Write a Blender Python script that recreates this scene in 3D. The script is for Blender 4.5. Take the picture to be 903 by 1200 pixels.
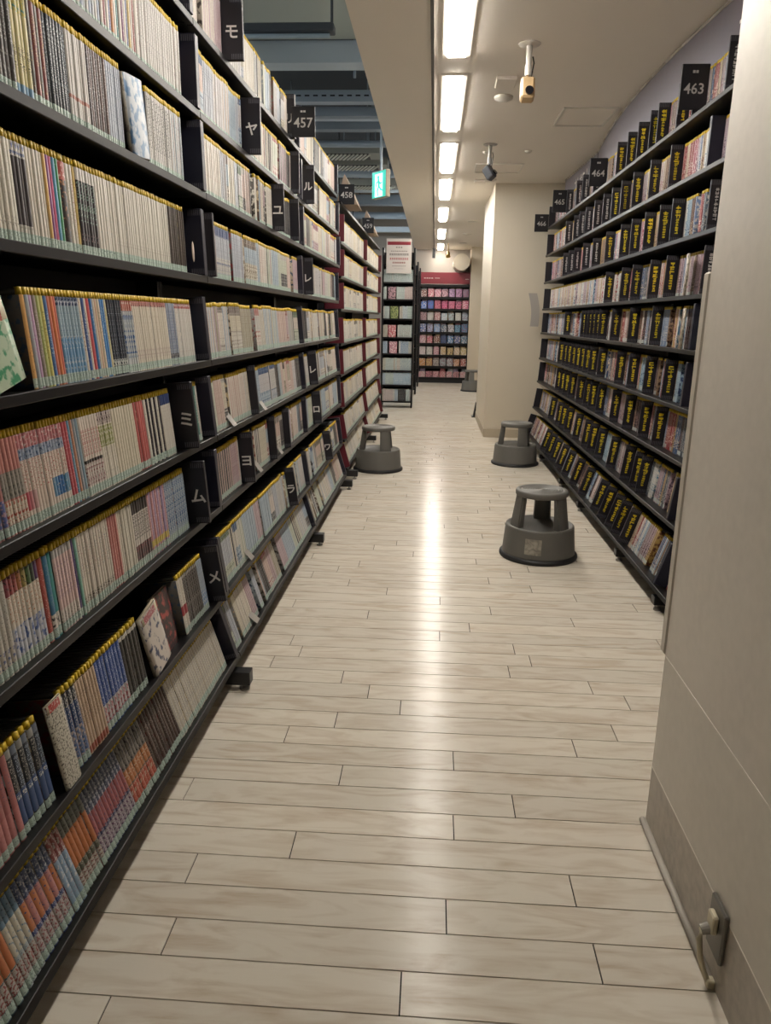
import bpy, bmesh, math, random
import numpy as np
from mathutils import Matrix, Vector
random.seed(7)
scene = bpy.context.scene
for o in list(bpy.data.objects):
    bpy.data.objects.remove(o)
C = scene.collection
PI = math.pi

# ------------------------------------------------------------------ camera
CAM_H = 1.30
F_PX = 870.0
def cam_axes():
    vx, vy = 509 - 451.5, -(374 - 600.0)
    Y = Vector((vx, vy, -F_PX)).normalized()
    dx = 400 - 451.5
    dy = (-F_PX * F_PX - vx * dx) / vy
    Z = -Vector((dx, dy, -F_PX)).normalized()
    X = Y.cross(Z)
    return Matrix((X, Y, Z))
RC = cam_axes()
cam_d = bpy.data.cameras.new('camera')
cam_d.sensor_fit = 'VERTICAL'
cam_d.sensor_height = 24.0
cam_d.lens = F_PX / 1200 * 24.0
cam_d.clip_start = 0.02
cam = bpy.data.objects.new('camera', cam_d)
C.objects.link(cam)
cam.matrix_world = Matrix.Translation((0, 0, CAM_H)) @ RC.to_4x4()
scene.camera = cam

# ------------------------------------------------------------------ world, exposure
w = bpy.data.worlds.new('world')
scene.world = w
w.use_nodes = True
w.node_tree.nodes['Background'].inputs[0].default_value = (0.5, 0.5, 0.52, 1)
w.node_tree.nodes['Background'].inputs[1].default_value = 0.05
vs = scene.view_settings
vs.view_transform = 'Standard'
vs.look = 'None'
vs.gamma = 1.0
vs.exposure = 0.0
vs.use_curve_mapping = False
LAMP_POWER = 60.0          # emission of the recessed ceiling lamps
COOL_POWER = 120.0           # emission of the lamps over the part of the shop to the left
LAMP_COL = (1.0, 0.938, 0.85)
COOL_COL = (0.80, 0.91, 1.0)

# ------------------------------------------------------------------ helpers
def lin(h, a=1.0):
    if not isinstance(h, str):
        return tuple(h)
    out = []
    for i in (0, 2, 4):
        c = int(h[i:i + 2], 16) / 255
        out.append(c / 12.92 if c <= 0.04045 else ((c + 0.055) / 1.055) ** 2.4)
    return (out[0], out[1], out[2], a)

MATS = {}
def mat(name, col='808080', rough=0.5, metal=0.0, spec=0.5, emit=None, estr=0.0, noise=0.0, nscale=8.0, bump=0.0, bscale=60.0, coat=0.0, trans=0.0):
    if name in MATS:
        return MATS[name]
    m = bpy.data.materials.new(name)
    m.use_nodes = True
    nt = m.node_tree
    b = nt.nodes['Principled BSDF']
    c = lin(col)
    b.inputs['Base Color'].default_value = c
    b.inputs['Roughness'].default_value = rough
    b.inputs['Metallic'].default_value = metal
    b.inputs['Specular IOR Level'].default_value = spec
    b.inputs['Coat Weight'].default_value = coat
    b.inputs['Transmission Weight'].default_value = trans
    if emit is not None:
        b.inputs['Emission Color'].default_value = tuple(lin(emit))[:3] + (1,)
        b.inputs['Emission Strength'].default_value = estr
    if noise > 0 or bump > 0:
        tc = nt.nodes.new('ShaderNodeTexCoord')
        n = nt.nodes.new('ShaderNodeTexNoise')
        n.inputs['Scale'].default_value = nscale
        n.inputs['Detail'].default_value = 4
        nt.links.new(tc.outputs['Object'], n.inputs['Vector'])
        if noise > 0:
            mx = nt.nodes.new('ShaderNodeMix')
            mx.data_type = 'RGBA'
            mx.inputs[6].default_value = tuple(v * (1 - noise) for v in c[:3]) + (1,)
            mx.inputs[7].default_value = tuple(min(1, v * (1 + noise)) for v in c[:3]) + (1,)
            nt.links.new(n.outputs['Fac'], mx.inputs[0])
            nt.links.new(mx.outputs[2], b.inputs['Base Color'])
        if bump > 0:
            n2 = nt.nodes.new('ShaderNodeTexNoise')
            n2.inputs['Scale'].default_value = bscale
            nt.links.new(tc.outputs['Object'], n2.inputs['Vector'])
            bp = nt.nodes.new('ShaderNodeBump')
            bp.inputs['Strength'].default_value = bump
            bp.inputs['Distance'].default_value = 0.002
            nt.links.new(n2.outputs['Fac'], bp.inputs['Height'])
            nt.links.new(bp.outputs['Normal'], b.inputs['Normal'])
    MATS[name] = m
    return m

def N(bm=None):
    return bm or bmesh.new()

def bx(bm, x0, x1, y0, y1, z0, z1, bev=0.0, M=None, mi=0):
    r = bmesh.ops.create_cube(bm, size=1.0)
    vs_ = r['verts']
    bmesh.ops.scale(bm, vec=(abs(x1 - x0), abs(y1 - y0), abs(z1 - z0)), verts=vs_)
    bmesh.ops.translate(bm, vec=((x0 + x1) / 2, (y0 + y1) / 2, (z0 + z1) / 2), verts=vs_)
    if mi:
        for f in {f for v in vs_ for f in v.link_faces}:
            f.material_index = mi
    if bev > 0:
        es = list({e for v in vs_ for e in v.link_edges})
        rr = bmesh.ops.bevel(bm, geom=es, offset=bev, segments=1, affect='EDGES', profile=0.5)
        vs_ = rr['verts']
    if M is not None:
        bmesh.ops.transform(bm, matrix=M, verts=vs_)
    return bm

def cyl(bm, p0, p1, r0, r1=None, seg=20, cap=True, mi=0):
    r1 = r0 if r1 is None else r1
    p0, p1 = Vector(p0), Vector(p1)
    d = p1 - p0
    q = d.to_track_quat('Z', 'Y').to_matrix().to_4x4()
    r = bmesh.ops.create_cone(bm, cap_ends=cap, segments=seg, radius1=r0, radius2=r1, depth=d.length)
    bmesh.ops.transform(bm, matrix=Matrix.Translation((p0 + p1) / 2) @ q, verts=r['verts'])
    if mi:
        for f in {f for v in r['verts'] for f in v.link_faces}:
            f.material_index = mi
    return bm

def lathe(bm, prof, seg=40, mi=0):
    rings = []
    for (r, z) in prof:
        if r < 1e-5:
            rings.append([bm.verts.new((0, 0, z))])
        else:
            rings.append([bm.verts.new((r * math.cos(2 * PI * i / seg), r * math.sin(2 * PI * i / seg), z)) for i in range(seg)])
    for a, b in zip(rings, rings[1:]):
        for i in range(seg):
            j = (i + 1) % seg
            if len(a) == 1 and len(b) > 1:
                f = bm.faces.new((a[0], b[j], b[i]))
            elif len(b) == 1 and len(a) > 1:
                f = bm.faces.new((a[i], a[j], b[0]))
            elif len(a) > 1:
                f = bm.faces.new((a[i], a[j], b[j], b[i]))
            else:
                continue
            f.smooth = True
            f.material_index = mi
    bmesh.ops.recalc_face_normals(bm, faces=bm.faces)
    return bm

def tube(bm, pts, r, seg=8):
    pts = [Vector(p) for p in pts]
    rings = []
    for i, p in enumerate(pts):
        t = (pts[min(i + 1, len(pts) - 1)] - pts[max(i - 1, 0)]).normalized()
        q = t.to_track_quat('Z', 'Y')
        rings.append([bm.verts.new(p + q @ Vector((r * math.cos(2 * PI * k / seg), r * math.sin(2 * PI * k / seg), 0))) for k in range(seg)])
    for a, b in zip(rings, rings[1:]):
        for k in range(seg):
            f = bm.faces.new((a[k], a[(k + 1) % seg], b[(k + 1) % seg], b[k]))
            f.smooth = True
    bm.faces.new(rings[0][::-1])
    bm.faces.new(rings[-1])
    return bm

def me(name, bm, *mats):
    m = bpy.data.meshes.new(name)
    bm.to_mesh(m)
    bm.free()
    for x in mats:
        m.materials.append(x)
    return m

def obj(name, mesh, parent=None, loc=None, rot=None, M=None):
    o = bpy.data.objects.new(name, mesh)
    C.objects.link(o)
    if parent is not None:
        o.parent = parent
    if M is not None:
        o.matrix_local = M
    if loc is not None:
        o.location = loc
    if rot is not None:
        o.rotation_euler = rot
    return o

def tag(o, label=None, cat=None, group=None, kind=None):
    if label: o['label'] = label
    if cat: o['category'] = cat
    if group: o['group'] = group
    if kind: o['kind'] = kind
    return o

def thing(name, label, cat, loc=(0, 0, 0), rz=0.0, group=None):
    o = bpy.data.objects.new(name, None)
    o.empty_display_size = 0.1
    C.objects.link(o)
    o.location = loc
    o.rotation_euler = (0, 0, rz)
    return tag(o, label, cat, group)

def struct(name, mesh, label=None, cat=None, parent=None):
    o = obj(name, mesh, parent)
    if parent is None:
        o['kind'] = 'structure'
        tag(o, label, cat)
    return o

ORD = ['zeroth', 'first', 'second', 'third', 'fourth', 'fifth', 'sixth', 'seventh', 'eighth', 'ninth', 'tenth', 'eleventh', 'twelfth',
       'thirteenth', 'fourteenth', 'fifteenth', 'sixteenth', 'seventeenth', 'eighteenth', 'nineteenth', 'twentieth']
def ordn(i):
    if i <= 20: return ORD[i]
    return 'twenty-' + ORD[i - 20] if i < 30 else str(i) + 'th'

# writing: one mesh per string (Japanese falls back to Blender's bundled font)
TXT = {}
def text_mesh(s, size, material, ext=0.0004, bold=0.0):
    k = (s, size, material.name)
    if k in TXT:
        return TXT[k]
    cu = bpy.data.curves.new('txt', 'FONT')
    cu.body = s
    cu.size = size
    cu.extrude = ext
    cu.offset = bold
    cu.resolution_u = 2
    cu.align_x = 'CENTER'
    cu.align_y = 'CENTER'
    o = bpy.data.objects.new('txt', cu)
    C.objects.link(o)
    dg = bpy.context.evaluated_depsgraph_get()
    m = bpy.data.meshes.new_from_object(o.evaluated_get(dg))
    bpy.data.objects.remove(o)
    bpy.data.curves.remove(cu)
    m.materials.clear()
    m.materials.append(material)
    m.name = 'lettering'
    TXT[k] = m
    return m

# ------------------------------------------------------------------ materials
M_BLACK = mat('black_shelf_steel', '121011', 0.40, spec=0.30, noise=0.15, nscale=20)
M_DARK = mat('black_back_panel', '161518', 0.6)
M_BOARD = mat('black_plastic_board', '1d1b22', 0.42)
M_NAVY = mat('dark_navy_plastic_board', '1d1d2b', 0.4)
M_RED = mat('dark_red_board', '571420', 0.45)
M_YEL = mat('yellow_tag', 'c4a521', 0.45)
M_BAR = mat('black_guard_bar', '25231f', 0.4)
M_WHITEINK = mat('white_print', 'd8d4d0', 0.5)
M_YELINK = mat('yellow_print', 'ecd32a', 0.5)
M_WALL = mat('beige_painted_wall', 'c9bda9', 0.55, noise=0.03, nscale=3, bump=0.03, bscale=90)
M_CEIL = mat('off_white_ceiling', 'e6dfd5', 0.7, noise=0.02, nscale=2)
M_TRIM = mat('white_enamel', 'd5d0c6', 0.35)
M_STEEL = mat('grey_steel', '8d8a84', 0.35, metal=0.6)

# floor planks: whitewashed oak print under a glossy lacquer
def wood():
    m = bpy.data.materials.new('whitewashed_wood_plank')
    m.use_nodes = True
    nt = m.node_tree
    L = nt.links.new
    b = nt.nodes['Principled BSDF']
    geo = nt.nodes.new('ShaderNodeNewGeometry')
    oi = nt.nodes.new('ShaderNodeObjectInfo')
    add = nt.nodes.new('ShaderNodeVectorMath'); add.operation = 'ADD'
    sc = nt.nodes.new('ShaderNodeVectorMath'); sc.operation = 'SCALE'
    cmb = nt.nodes.new('ShaderNodeCombineXYZ')
    L(oi.outputs['Random'], cmb.inputs[0]); L(oi.outputs['Random'], cmb.inputs[1])
    L(cmb.outputs[0], sc.inputs[0]); sc.inputs['Scale'].default_value = 37.0
    L(geo.outputs['Position'], add.inputs[0]); L(sc.outputs[0], add.inputs[1])
    mp = nt.nodes.new('ShaderNodeMapping'); mp.inputs['Scale'].default_value = (2.6, 11.0, 1)
    L(add.outputs[0], mp.inputs['Vector'])
    n1 = nt.nodes.new('ShaderNodeTexNoise'); n1.inputs['Scale'].default_value = 1.6; n1.inputs['Detail'].default_value = 5; n1.inputs['Distortion'].default_value = 1.4
    L(mp.outputs[0], n1.inputs['Vector'])
    mp2 = nt.nodes.new('ShaderNodeMapping'); mp2.inputs['Scale'].default_value = (5.0, 90.0, 1)
    L(add.outputs[0], mp2.inputs['Vector'])
    n2 = nt.nodes.new('ShaderNodeTexNoise'); n2.inputs['Scale'].default_value = 1.5; n2.inputs['Detail'].default_value = 4
    L(mp2.outputs[0], n2.inputs['Vector'])
    r1 = nt.nodes.new('ShaderNodeValToRGB')
    r1.color_ramp.elements[0].position = 0.44; r1.color_ramp.elements[0].color = (0, 0, 0, 1)
    r1.color_ramp.elements[1].position = 0.72; r1.color_ramp.elements[1].color = (1, 1, 1, 1)
    L(n1.outputs['Fac'], r1.inputs['Fac'])
    mul = nt.nodes.new('ShaderNodeMath'); mul.operation = 'MULTIPLY_ADD'
    L(n2.outputs['Fac'], mul.inputs[0]); mul.inputs[1].default_value = 0.9; mul.inputs[2].default_value = 0.25
    m2 = nt.nodes.new('ShaderNodeMath'); m2.operation = 'MULTIPLY'; m2.use_clamp = True
    L(r1.outputs[0], m2.inputs[0]); L(mul.outputs[0], m2.inputs[1])
    mx = nt.nodes.new('ShaderNodeMix'); mx.data_type = 'RGBA'
    mx.inputs[6].default_value = lin('d3cbbd'); mx.inputs[7].default_value = lin('b5a48f')
    L(m2.outputs[0], mx.inputs[0])
    hs = nt.nodes.new('ShaderNodeHueSaturation')
    mr = nt.nodes.new('ShaderNodeMapRange'); mr.inputs[3].default_value = 0.93; mr.inputs[4].default_value = 1.05
    L(oi.outputs['Random'], mr.inputs[0]); L(mr.outputs[0], hs.inputs['Value'])
    L(mx.outputs[2], hs.inputs['Color']); L(hs.outputs[0], b.inputs['Base Color'])
    b.inputs['Roughness'].default_value = 0.20
    b.inputs['Specular IOR Level'].default_value = 0.14
    bp = nt.nodes.new('ShaderNodeBump'); bp.inputs['Strength'].default_value = 0.12; bp.inputs['Distance'].default_value = 0.001
    n3 = nt.nodes.new('ShaderNodeTexNoise'); n3.inputs['Scale'].default_value = 22.0; n3.inputs['Detail'].default_value = 2
    L(add.outputs[0], n3.inputs['Vector'])
    bp2 = nt.nodes.new('ShaderNodeBump'); bp2.inputs['Strength'].default_value = 0.10; bp2.inputs['Distance'].default_value = 0.004
    L(n3.outputs['Fac'], bp2.inputs['Height']); L(bp2.outputs['Normal'], bp.inputs['Normal'])
    L(n2.outputs['Fac'], bp.inputs['Height']); L(bp.outputs['Normal'], b.inputs['Normal'])
    return m
M_WOOD = wood()

# printed spines and covers: colours and print density come from the mesh of each volume
def print_material():
    m = bpy.data.materials.new('printed_spine')
    m.use_nodes = True
    nt = m.node_tree
    L = nt.links.new
    b = nt.nodes['Principled BSDF']
    def attr(n):
        a = nt.nodes.new('ShaderNodeAttribute'); a.attribute_name = n; return a
    base, ink, pat = attr('base'), attr('ink'), attr('pat')
    uv = nt.nodes.new('ShaderNodeUVMap'); uv.uv_map = 'UVMap'
    sep = nt.nodes.new('ShaderNodeSeparateColor'); L(pat.outputs['Color'], sep.inputs[0])
    sc = nt.nodes.new('ShaderNodeVectorMath'); sc.operation = 'SCALE'
    L(uv.outputs[0], sc.inputs[0]); L(sep.outputs['Green'], sc.inputs['Scale'])
    no = nt.nodes.new('ShaderNodeTexNoise'); no.noise_dimensions = '2D'
    no.inputs['Scale'].default_value = 1.0; no.inputs['Detail'].default_value = 4.0
    L(sc.outputs[0], no.inputs['Vector'])
    def math_(op, a, bb, clamp=False):
        n = nt.nodes.new('ShaderNodeMath'); n.operation = op; n.use_clamp = clamp
        for i, v in enumerate((a, bb)):
            if isinstance(v, (int, float)): n.inputs[i].default_value = v
            elif v is not None: L(v, n.inputs[i])
        return n.outputs[0]
    thr = math_('MULTIPLY_ADD', sep.outputs['Red'], -0.42)
    nt.nodes[-1].inputs[2].default_value = 0.72
    d = math_('SUBTRACT', no.outputs['Fac'], thr)
    f = math_('MULTIPLY', d, 9.0, True)
    # text columns keep clear of the spine's edges and have gaps between characters
    u = math_('SUBTRACT', pat.outputs['Alpha'], 0.5)
    ua = math_('ABSOLUTE', u, None)
    um = math_('LESS_THAN', ua, 0.36)
    sx = nt.nodes.new('ShaderNodeSeparateXYZ'); L(uv.outputs[0], sx.inputs[0])
    vv = math_('DIVIDE', sx.outputs['Y'], 0.85)
    vf = math_('FRACT', vv, None)
    vm = math_('GREATER_THAN', vf, 0.2)
    mm = math_('MULTIPLY', um, vm)
    inv = math_('SUBTRACT', 1.0, sep.outputs['Blue'])
    mk = math_('MULTIPLY_ADD', mm, sep.outputs['Blue'])
    L(inv, nt.nodes[-1].inputs[2])
    f2 = math_('MULTIPLY', f, mk, True)
    mx = nt.nodes.new('ShaderNodeMix'); mx.data_type = 'RGBA'
    L(f2, mx.inputs[0]); L(base.outputs['Color'], mx.inputs[6]); L(ink.outputs['Color'], mx.inputs[7])
    L(mx.outputs[2], b.inputs['Base Color'])
    b.inputs['Roughness'].default_value = 0.36
    b.inputs['Specular IOR Level'].default_value = 0.4
    return m
M_PRINT = print_material()

# ------------------------------------------------------------------ the room
CEIL = 2.70
XW = 0.604                    # aisle face of the near right wall and of the pillar
def box_mesh(name, m, *a, bev=0.0):
    return me(name, bx(N(), *a, bev=bev), m)

# floor: a dark slab with every plank lying on it, joints 2 mm wide
slab = struct('floor', box_mesh('floor', mat('dark_plank_joint', '15110e', 0.9), -6.2, 2.6, -3.2, 18.2, -0.06, -0.004),
              'pale whitewashed wood plank floor with dark joints along the aisle', 'floor')
PW, PL, G2 = 0.1020, 0.915, 0.0015
ROW0 = 1.140
phase = {-1: -.595, 0: -.027, 1: -.533, 2: .067, 3: -.549, 4: -.319, 5: .091, 6: -.656, 7: -.234, 8: .098, 9: -.435, 10: -.288, 11: -.077, 12: -.196}
rp = random.Random(3)
planks = []
for r in range(-42, 166):
    y0 = ROW0 + r * PW
    ph = phase.get(r, rp.uniform(-0.45, 0.45))
    x = ph - 7 * PL
    while x < 2.6:
        planks.append((max(x, -6.15), min(x + PL, 2.55), y0, r))
        x += PL
def plank_seen(p):
    x0, x1, y0, r = p
    return y0 > 0.9 and x1 > -0.85 and x0 < 1.15 and not (x0 > XW and y0 < 1.75)
seen = sorted([p for p in planks if plank_seen(p) and p[1] - p[0] > 0.9], key=lambda p: p[2])[:290]
seen_set = set(seen)
pm = me('plank', bx(N(), -PL / 2 + G2, PL / 2 - G2, -PW / 2 + G2, PW / 2 - G2, -0.004, 0.0), M_WOOD)
for (x0, x1, y0, r) in seen:
    obj('plank', pm, slab, ((x0 + x1) / 2, y0 + PW / 2, 0))
bm = N()
for p in planks:
    if p in seen_set or p[1] - p[0] < 0.02:
        continue
    x0, x1, y0, r = p
    z = 0.0
    v = [bm.verts.new(q) for q in ((x0 + G2, y0 + G2, z), (x1 - G2, y0 + G2, z), (x1 - G2, y0 + PW - G2, z), (x0 + G2, y0 + PW - G2, z),
                                   (x0 + G2, y0 + G2, -0.004), (x1 - G2, y0 + G2, -0.004), (x1 - G2, y0 + PW - G2, -0.004), (x0 + G2, y0 + PW - G2, -0.004))]
    for f in ((0, 1, 2, 3), (0, 4, 5, 1), (1, 5, 6, 2), (2, 6, 7, 3), (3, 7, 4, 0)):
        bm.faces.new([v[i] for i in f])
rest = obj('far_planks', me('far_planks', bm, M_WOOD), slab)
rest['kind'] = 'stuff'

# lower ceiling over the aisle; the shop to the left has a higher one
EDGE = -0.452
# the lower ceiling is cut by slots for the lamps: built from strips around them
LX0, LX1 = 0.020, 0.128
LAMPS = [(1.55, 2.8), (3.28, 4.56), (4.92, 6.22), (6.66, 7.88), (8.29, 9.56), (10.30, 11.60), (12.68, 14.04), (15.06, 16.2)]
bm = N()
bx(bm, EDGE, LX0, -3.2, 18.2, CEIL, CEIL + 0.12)
bx(bm, LX1, 2.6, -3.2, 18.2, CEIL, CEIL + 0.12)
prev = -3.2
for (a, b_) in LAMPS:
    bx(bm, LX0, LX1, prev, a, CEIL, CEIL + 0.12)
    prev = b_
bx(bm, LX0, LX1, prev, 18.2, CEIL, CEIL + 0.12)
bx(bm, EDGE, EDGE + 0.05, -3.2, 18.2, CEIL + 0.12, 4.3)
struct('ceiling', me('ceiling', bm, M_CEIL), 'off-white lower ceiling over the aisle with a row of lamps', 'ceiling')
struct('ceiling_left', me('ceiling_left', bx(N(), -6.2, EDGE, -3.2, 18.2, 4.1, 4.3), mat('dark_blue_grey_ceiling', '4c535c', 0.8)),
       'dark blue-grey upper ceiling with exposed services above the left bookcases', 'ceiling')
struct('trim_1', me('trim_1', bx(N(), -6.1, EDGE - 0.002, -3.1, 6.55, 3.42, 3.47), mat('grey_green_panel', 'a9afa8', 0.7, noise=0.05, nscale=1.2)),
       'pale grey-green ceiling panel above the near left bookcase', 'ceiling panel')
for nm, a, lab in (('wall_left', (-6.3, -6.2, -3.2, 18.2, 0, 4.3), 'plain wall on the far left side of the shop'),
                   ('wall_right', (2.5, 2.6, -3.2, 18.2, 0, 2.82), 'beige wall on the right side of the shop'),
                   ('wall_back', (-6.2, 2.6, -3.3, -3.2, 0, 4.3), 'wall behind the photographer'),
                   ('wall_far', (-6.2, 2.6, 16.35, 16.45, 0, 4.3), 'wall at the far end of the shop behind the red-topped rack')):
    struct(nm, box_mesh(nm, M_WALL if nm != 'wall_far' else mat('far_wall_shade_in_colour', '9a9187', 0.6), *a), lab, 'wall')  # far wall's colour is darkened to stand in for the dimmer light there
struct('wall_far_right', box_mesh('wall_far_right', M_WALL, 0.70, 2.5, 15.7, 16.35, 0, CEIL), 'beige wall to the right of the red-topped magazine rack', 'wall')
# pillar in the middle distance
pil = struct('wall_pillar', box_mesh('wall_pillar', mat('cream_pillar_paint', 'cbc1af', 0.5, noise=0.02), XW - 0.004, 2.5, 8.52, 10.2, 0.095, CEIL), 'cream pillar behind the far end of the right rack', 'wall')
obj('skirting', box_mesh('skirting', mat('pale_skirting', 'b3a792', 0.5), XW - 0.010, 2.5, 8.512, 10.206, 0.0, 0.095), pil)

# near right wall: three sheets with thin seams, dirty base sheet
def dirty_wall(name, col, amt):
    m = bpy.data.materials.new(name); m.use_nodes = True
    nt = m.node_tree; b = nt.nodes['Principled BSDF']; L = nt.links.new
    tc = nt.nodes.new('ShaderNodeTexCoord')
    n = nt.nodes.new('ShaderNodeTexNoise'); n.inputs['Scale'].default_value = 5; n.inputs['Detail'].default_value = 6
    n2 = nt.nodes.new('ShaderNodeTexNoise'); n2.inputs['Scale'].default_value = 38; n2.inputs['Detail'].default_value = 3
    L(tc.outputs['Object'], n.inputs['Vector']); L(tc.outputs['Object'], n2.inputs['Vector'])
    mu = nt.nodes.new('ShaderNodeMath'); mu.operation = 'MULTIPLY'; L(n.outputs['Fac'], mu.inputs[0]); L(n2.outputs['Fac'], mu.inputs[1])
    cr = nt.nodes.new('ShaderNodeValToRGB')
    c = lin(col)
    cr.color_ramp.elements[0].position = 0.12; cr.color_ramp.elements[0].color = c
    cr.color_ramp.elements[1].position = 0.45; cr.color_ramp.elements[1].color = tuple(v * (1 - amt) for v in c[:3]) + (1,)
    L(mu.outputs[0], cr.inputs['Fac']); L(cr.outputs[0], b.inputs['Base Color'])
    b.inputs['Roughness'].default_value = 0.38
    return m
wn = struct('wall_near_right', box_mesh('wall_near_right', mat('wall_seam', 'cfc8ba', 0.6), XW + 0.0012, 2.5, -3.2, 1.752, 0, CEIL), 'beige panelled wall end at the right edge with a power outlet', 'wall')
MW1 = dirty_wall('upper_wall_sheet', 'd0c8bd', 0.10)
MW2 = dirty_wall('middle_wall_sheet', 'd0c9bd', 0.10)
MW3 = dirty_wall('scuffed_base_sheet', 'b8afa3', 0.38)
for nm, z0, z1, m_ in (('wall_sheet', 0.492, CEIL, MW1), ('wall_sheet', 0.176, 0.489, MW2), ('base_sheet', 0.0, 0.174, MW3)):
    obj(nm, box_mesh(nm, m_, XW, XW + 0.0011, -3.2, 1.757, z0, z1), wn)
    obj('end_sheet', box_mesh('end_sheet', m_, XW + 0.001, 2.5, 1.752, 1.757, z0, z1), wn)
for z_ in (0.4905, 0.175):
    obj('seam', box_mesh('seam', mat('pale_caulk', 'dcd6cb', 0.6), XW - 0.0007, XW + 0.001, -3.2, 1.757, z_ - 0.0016, z_ + 0.0016), wn)
obj('corner_strip', box_mesh('corner_strip', mat('pale_corner_strip', 'b9b1a4', 0.4), XW - 0.004, XW + 0.03, 1.757, 1.79, 0.492, 1.41, bev=0.004), wn)

# cable duct along the floor, outlet plate with plug
bm = N()
tube(bm, [(XW - 0.006, 1.762, 0.010), (XW - 0.006, 1.26, 0.010)], 0.009, 10)
t_ = thing('cable_duct', 'pale cable duct running along the floor edge of the right wall', 'cable duct', (XW - 0.006, 1.5, 0))
o = obj('duct', me('duct', bm, mat('pale_plastic_duct', 'aaa49a', 0.35)), t_, (-(XW - 0.006), -1.5, 0))
bm = N(); bx(bm, XW - 0.016, XW - 0.0005, 1.245, 1.262, 0.0005, 0.020, bev=0.002)
obj('end_cap', me('end_cap', bm, mat('cream_plastic', 'c9c0a6', 0.4)), t_, (-(XW - 0.006), -1.5, 0))
t_ = thing('power_outlet', 'grey power outlet with a plugged-in cream plug on right wall', 'outlet', (XW, 1.262, 0.134))
obj('wall_plate', me('wall_plate', bx(N(), -0.010, -0.0005, -0.036, 0.036, -0.058, 0.058, bev=0.003), mat('grey_outlet_plate', '6a6660', 0.35, metal=0.3)), t_)
obj('socket', me('socket', bx(N(), -0.022, -0.010, -0.014, 0.016, -0.006, 0.036, bev=0.003), mat('cream_plastic')), t_)
bm = N(); cyl(bm, (-0.020, 0.002, 0.000), (-0.036, 0.002, -0.006), 0.012, 0.010, 14)
pg = obj('plug', me('plug', bm, mat('clear_grey_plug', '9a968e', 0.25)), t_)
bm = N(); tube(bm, [(-0.034, 0.002, -0.004), (-0.036, 0.003, -0.03), (-0.030, 0.003, -0.07), (-0.022, -0.002, -0.10), (-0.012, -0.006, -0.122)], 0.006, 10)
obj('cord', me('cord', bm, mat('cream_plastic')), pg)

# ------------------------------------------------------------------ ceiling lamps
M_LAMP = mat('lit_diffuser', 'ffffff', 0.5, emit=LAMP_COL + (1,), estr=LAMP_POWER)
M_FRAME = mat('lamp_frame_white', 'cfc9bf', 0.4)
near_i = 0
vis_names = {0: 'overhead just out of the photo', 1: 'cut by the top of the photo', 2: 'second in the row from the camera', 3: 'third in the row from the camera', 4: 'fourth in the row from the camera',
             5: 'fifth in the row from the camera', 6: 'sixth in the row from the camera', 7: 'farthest of the row'}
for i, (a, b_) in enumerate(LAMPS):
    lab = 'narrow recessed ceiling lamp, ' + vis_names.get(i, 'behind the photographer, ' + ordn(i + 1) + ' of the row')
    t_ = thing('ceiling_lamp', lab, 'ceiling lamp', ((LX0 + LX1) / 2, (a + b_) / 2, CEIL), 0, 'row of recessed lamps in the aisle ceiling')
    hw, hl = (LX1 - LX0) / 2, (b_ - a) / 2
    bm = N()
    for s in (-1, 1):
        bx(bm, s * hw, s * (hw + 0.022), -hl - 0.02, hl + 0.02, -0.008, -0.0005)
        bx(bm, -hw, hw, s * hl, s * (hl + 0.02), -0.008, -0.0005)
        bx(bm, s * (hw - 0.004), s * (hw - 0.0005), -hl + 0.0005, hl - 0.0005, 0.0, 0.06)
    obj('frame', me('frame', bm, M_FRAME), t_)
    obj('diffuser', me('diffuser', bx(N(), -hw + 0.006, hw - 0.006, -hl + 0.004, hl - 0.004, -0.018, 0.012), M_LAMP), t_)
# fitting rail along the ceiling
t_ = thing('ceiling_rail', 'thin dark rail running along the aisle ceiling beside the lamps', 'rail', (-0.055, 8, CEIL))
obj('rail', me('rail', bx(N(), -0.008, 0.008, -10, 8.0, -0.014, -0.0005), mat('dark_rail', '4a4641', 0.5)), t_)
obj('rail_end', me('rail_end', bx(N(), -0.03, 0.03, 7.9, 8.0, -0.20, -0.015), M_BLACK), t_)

# lamps of the high-ceilinged part of the shop: pendant fluorescent troughs
M_COOL = mat('lit_cool_tube', 'ffffff', 0.5, emit=COOL_COL + (1,), estr=COOL_POWER)
M_PEND = mat('dark_pendant_body', '3c4147', 0.5)
def pendant(x, y, z, ln, lab, lit=True, rz=0.0):
    t_ = thing('pendant_lamp', lab, 'pendant lamp', (x, y, z), rz, 'pendant lamps over the left part of the shop')
    obj('trough', me('trough', bx(N(), -ln / 2, ln / 2, -0.05, 0.05, 0.0, 0.045, bev=0.006), M_PEND), t_)
    obj('tube', me('tube', cyl(N(), (-ln / 2 + 0.03, 0, -0.014), (ln / 2 - 0.03, 0, -0.014), 0.0135, seg=10), M_COOL if lit else mat('unlit_tube', '9fb0bb', 0.3)), t_)
    for s in (-0.5, 0.5):
        obj('hanging_rod', me('hanging_rod', cyl(N(), (s * ln * 0.97, 0, 0.045), (s * ln * 0.97, 0, (3.42 if y < 6.5 else 4.1) - z), 0.009, seg=8), M_PEND), t_)
pendant(-1.22, 5.15, 3.0, 1.10, 'dark pendant lamp hanging above the top of the near left bookcase', lit=False)
k_ = 0
for (x, y) in ((-2.6, 1.5), (-2.6, 4.6), (-2.6, 7.7), (-2.6, 10.8), (-2.6, 13.9), (-4.6, 3.0), (-4.6, 7.0), (-4.6, 11.0), (-1.5, 12.6), (-1.5, 14.6)):
    k_ += 1
    pendant(x, y, 2.95, 1.2, 'lit pendant lamp hidden behind the left bookcases, ' + ordn(k_) + ' of them', True, PI / 2)

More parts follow.
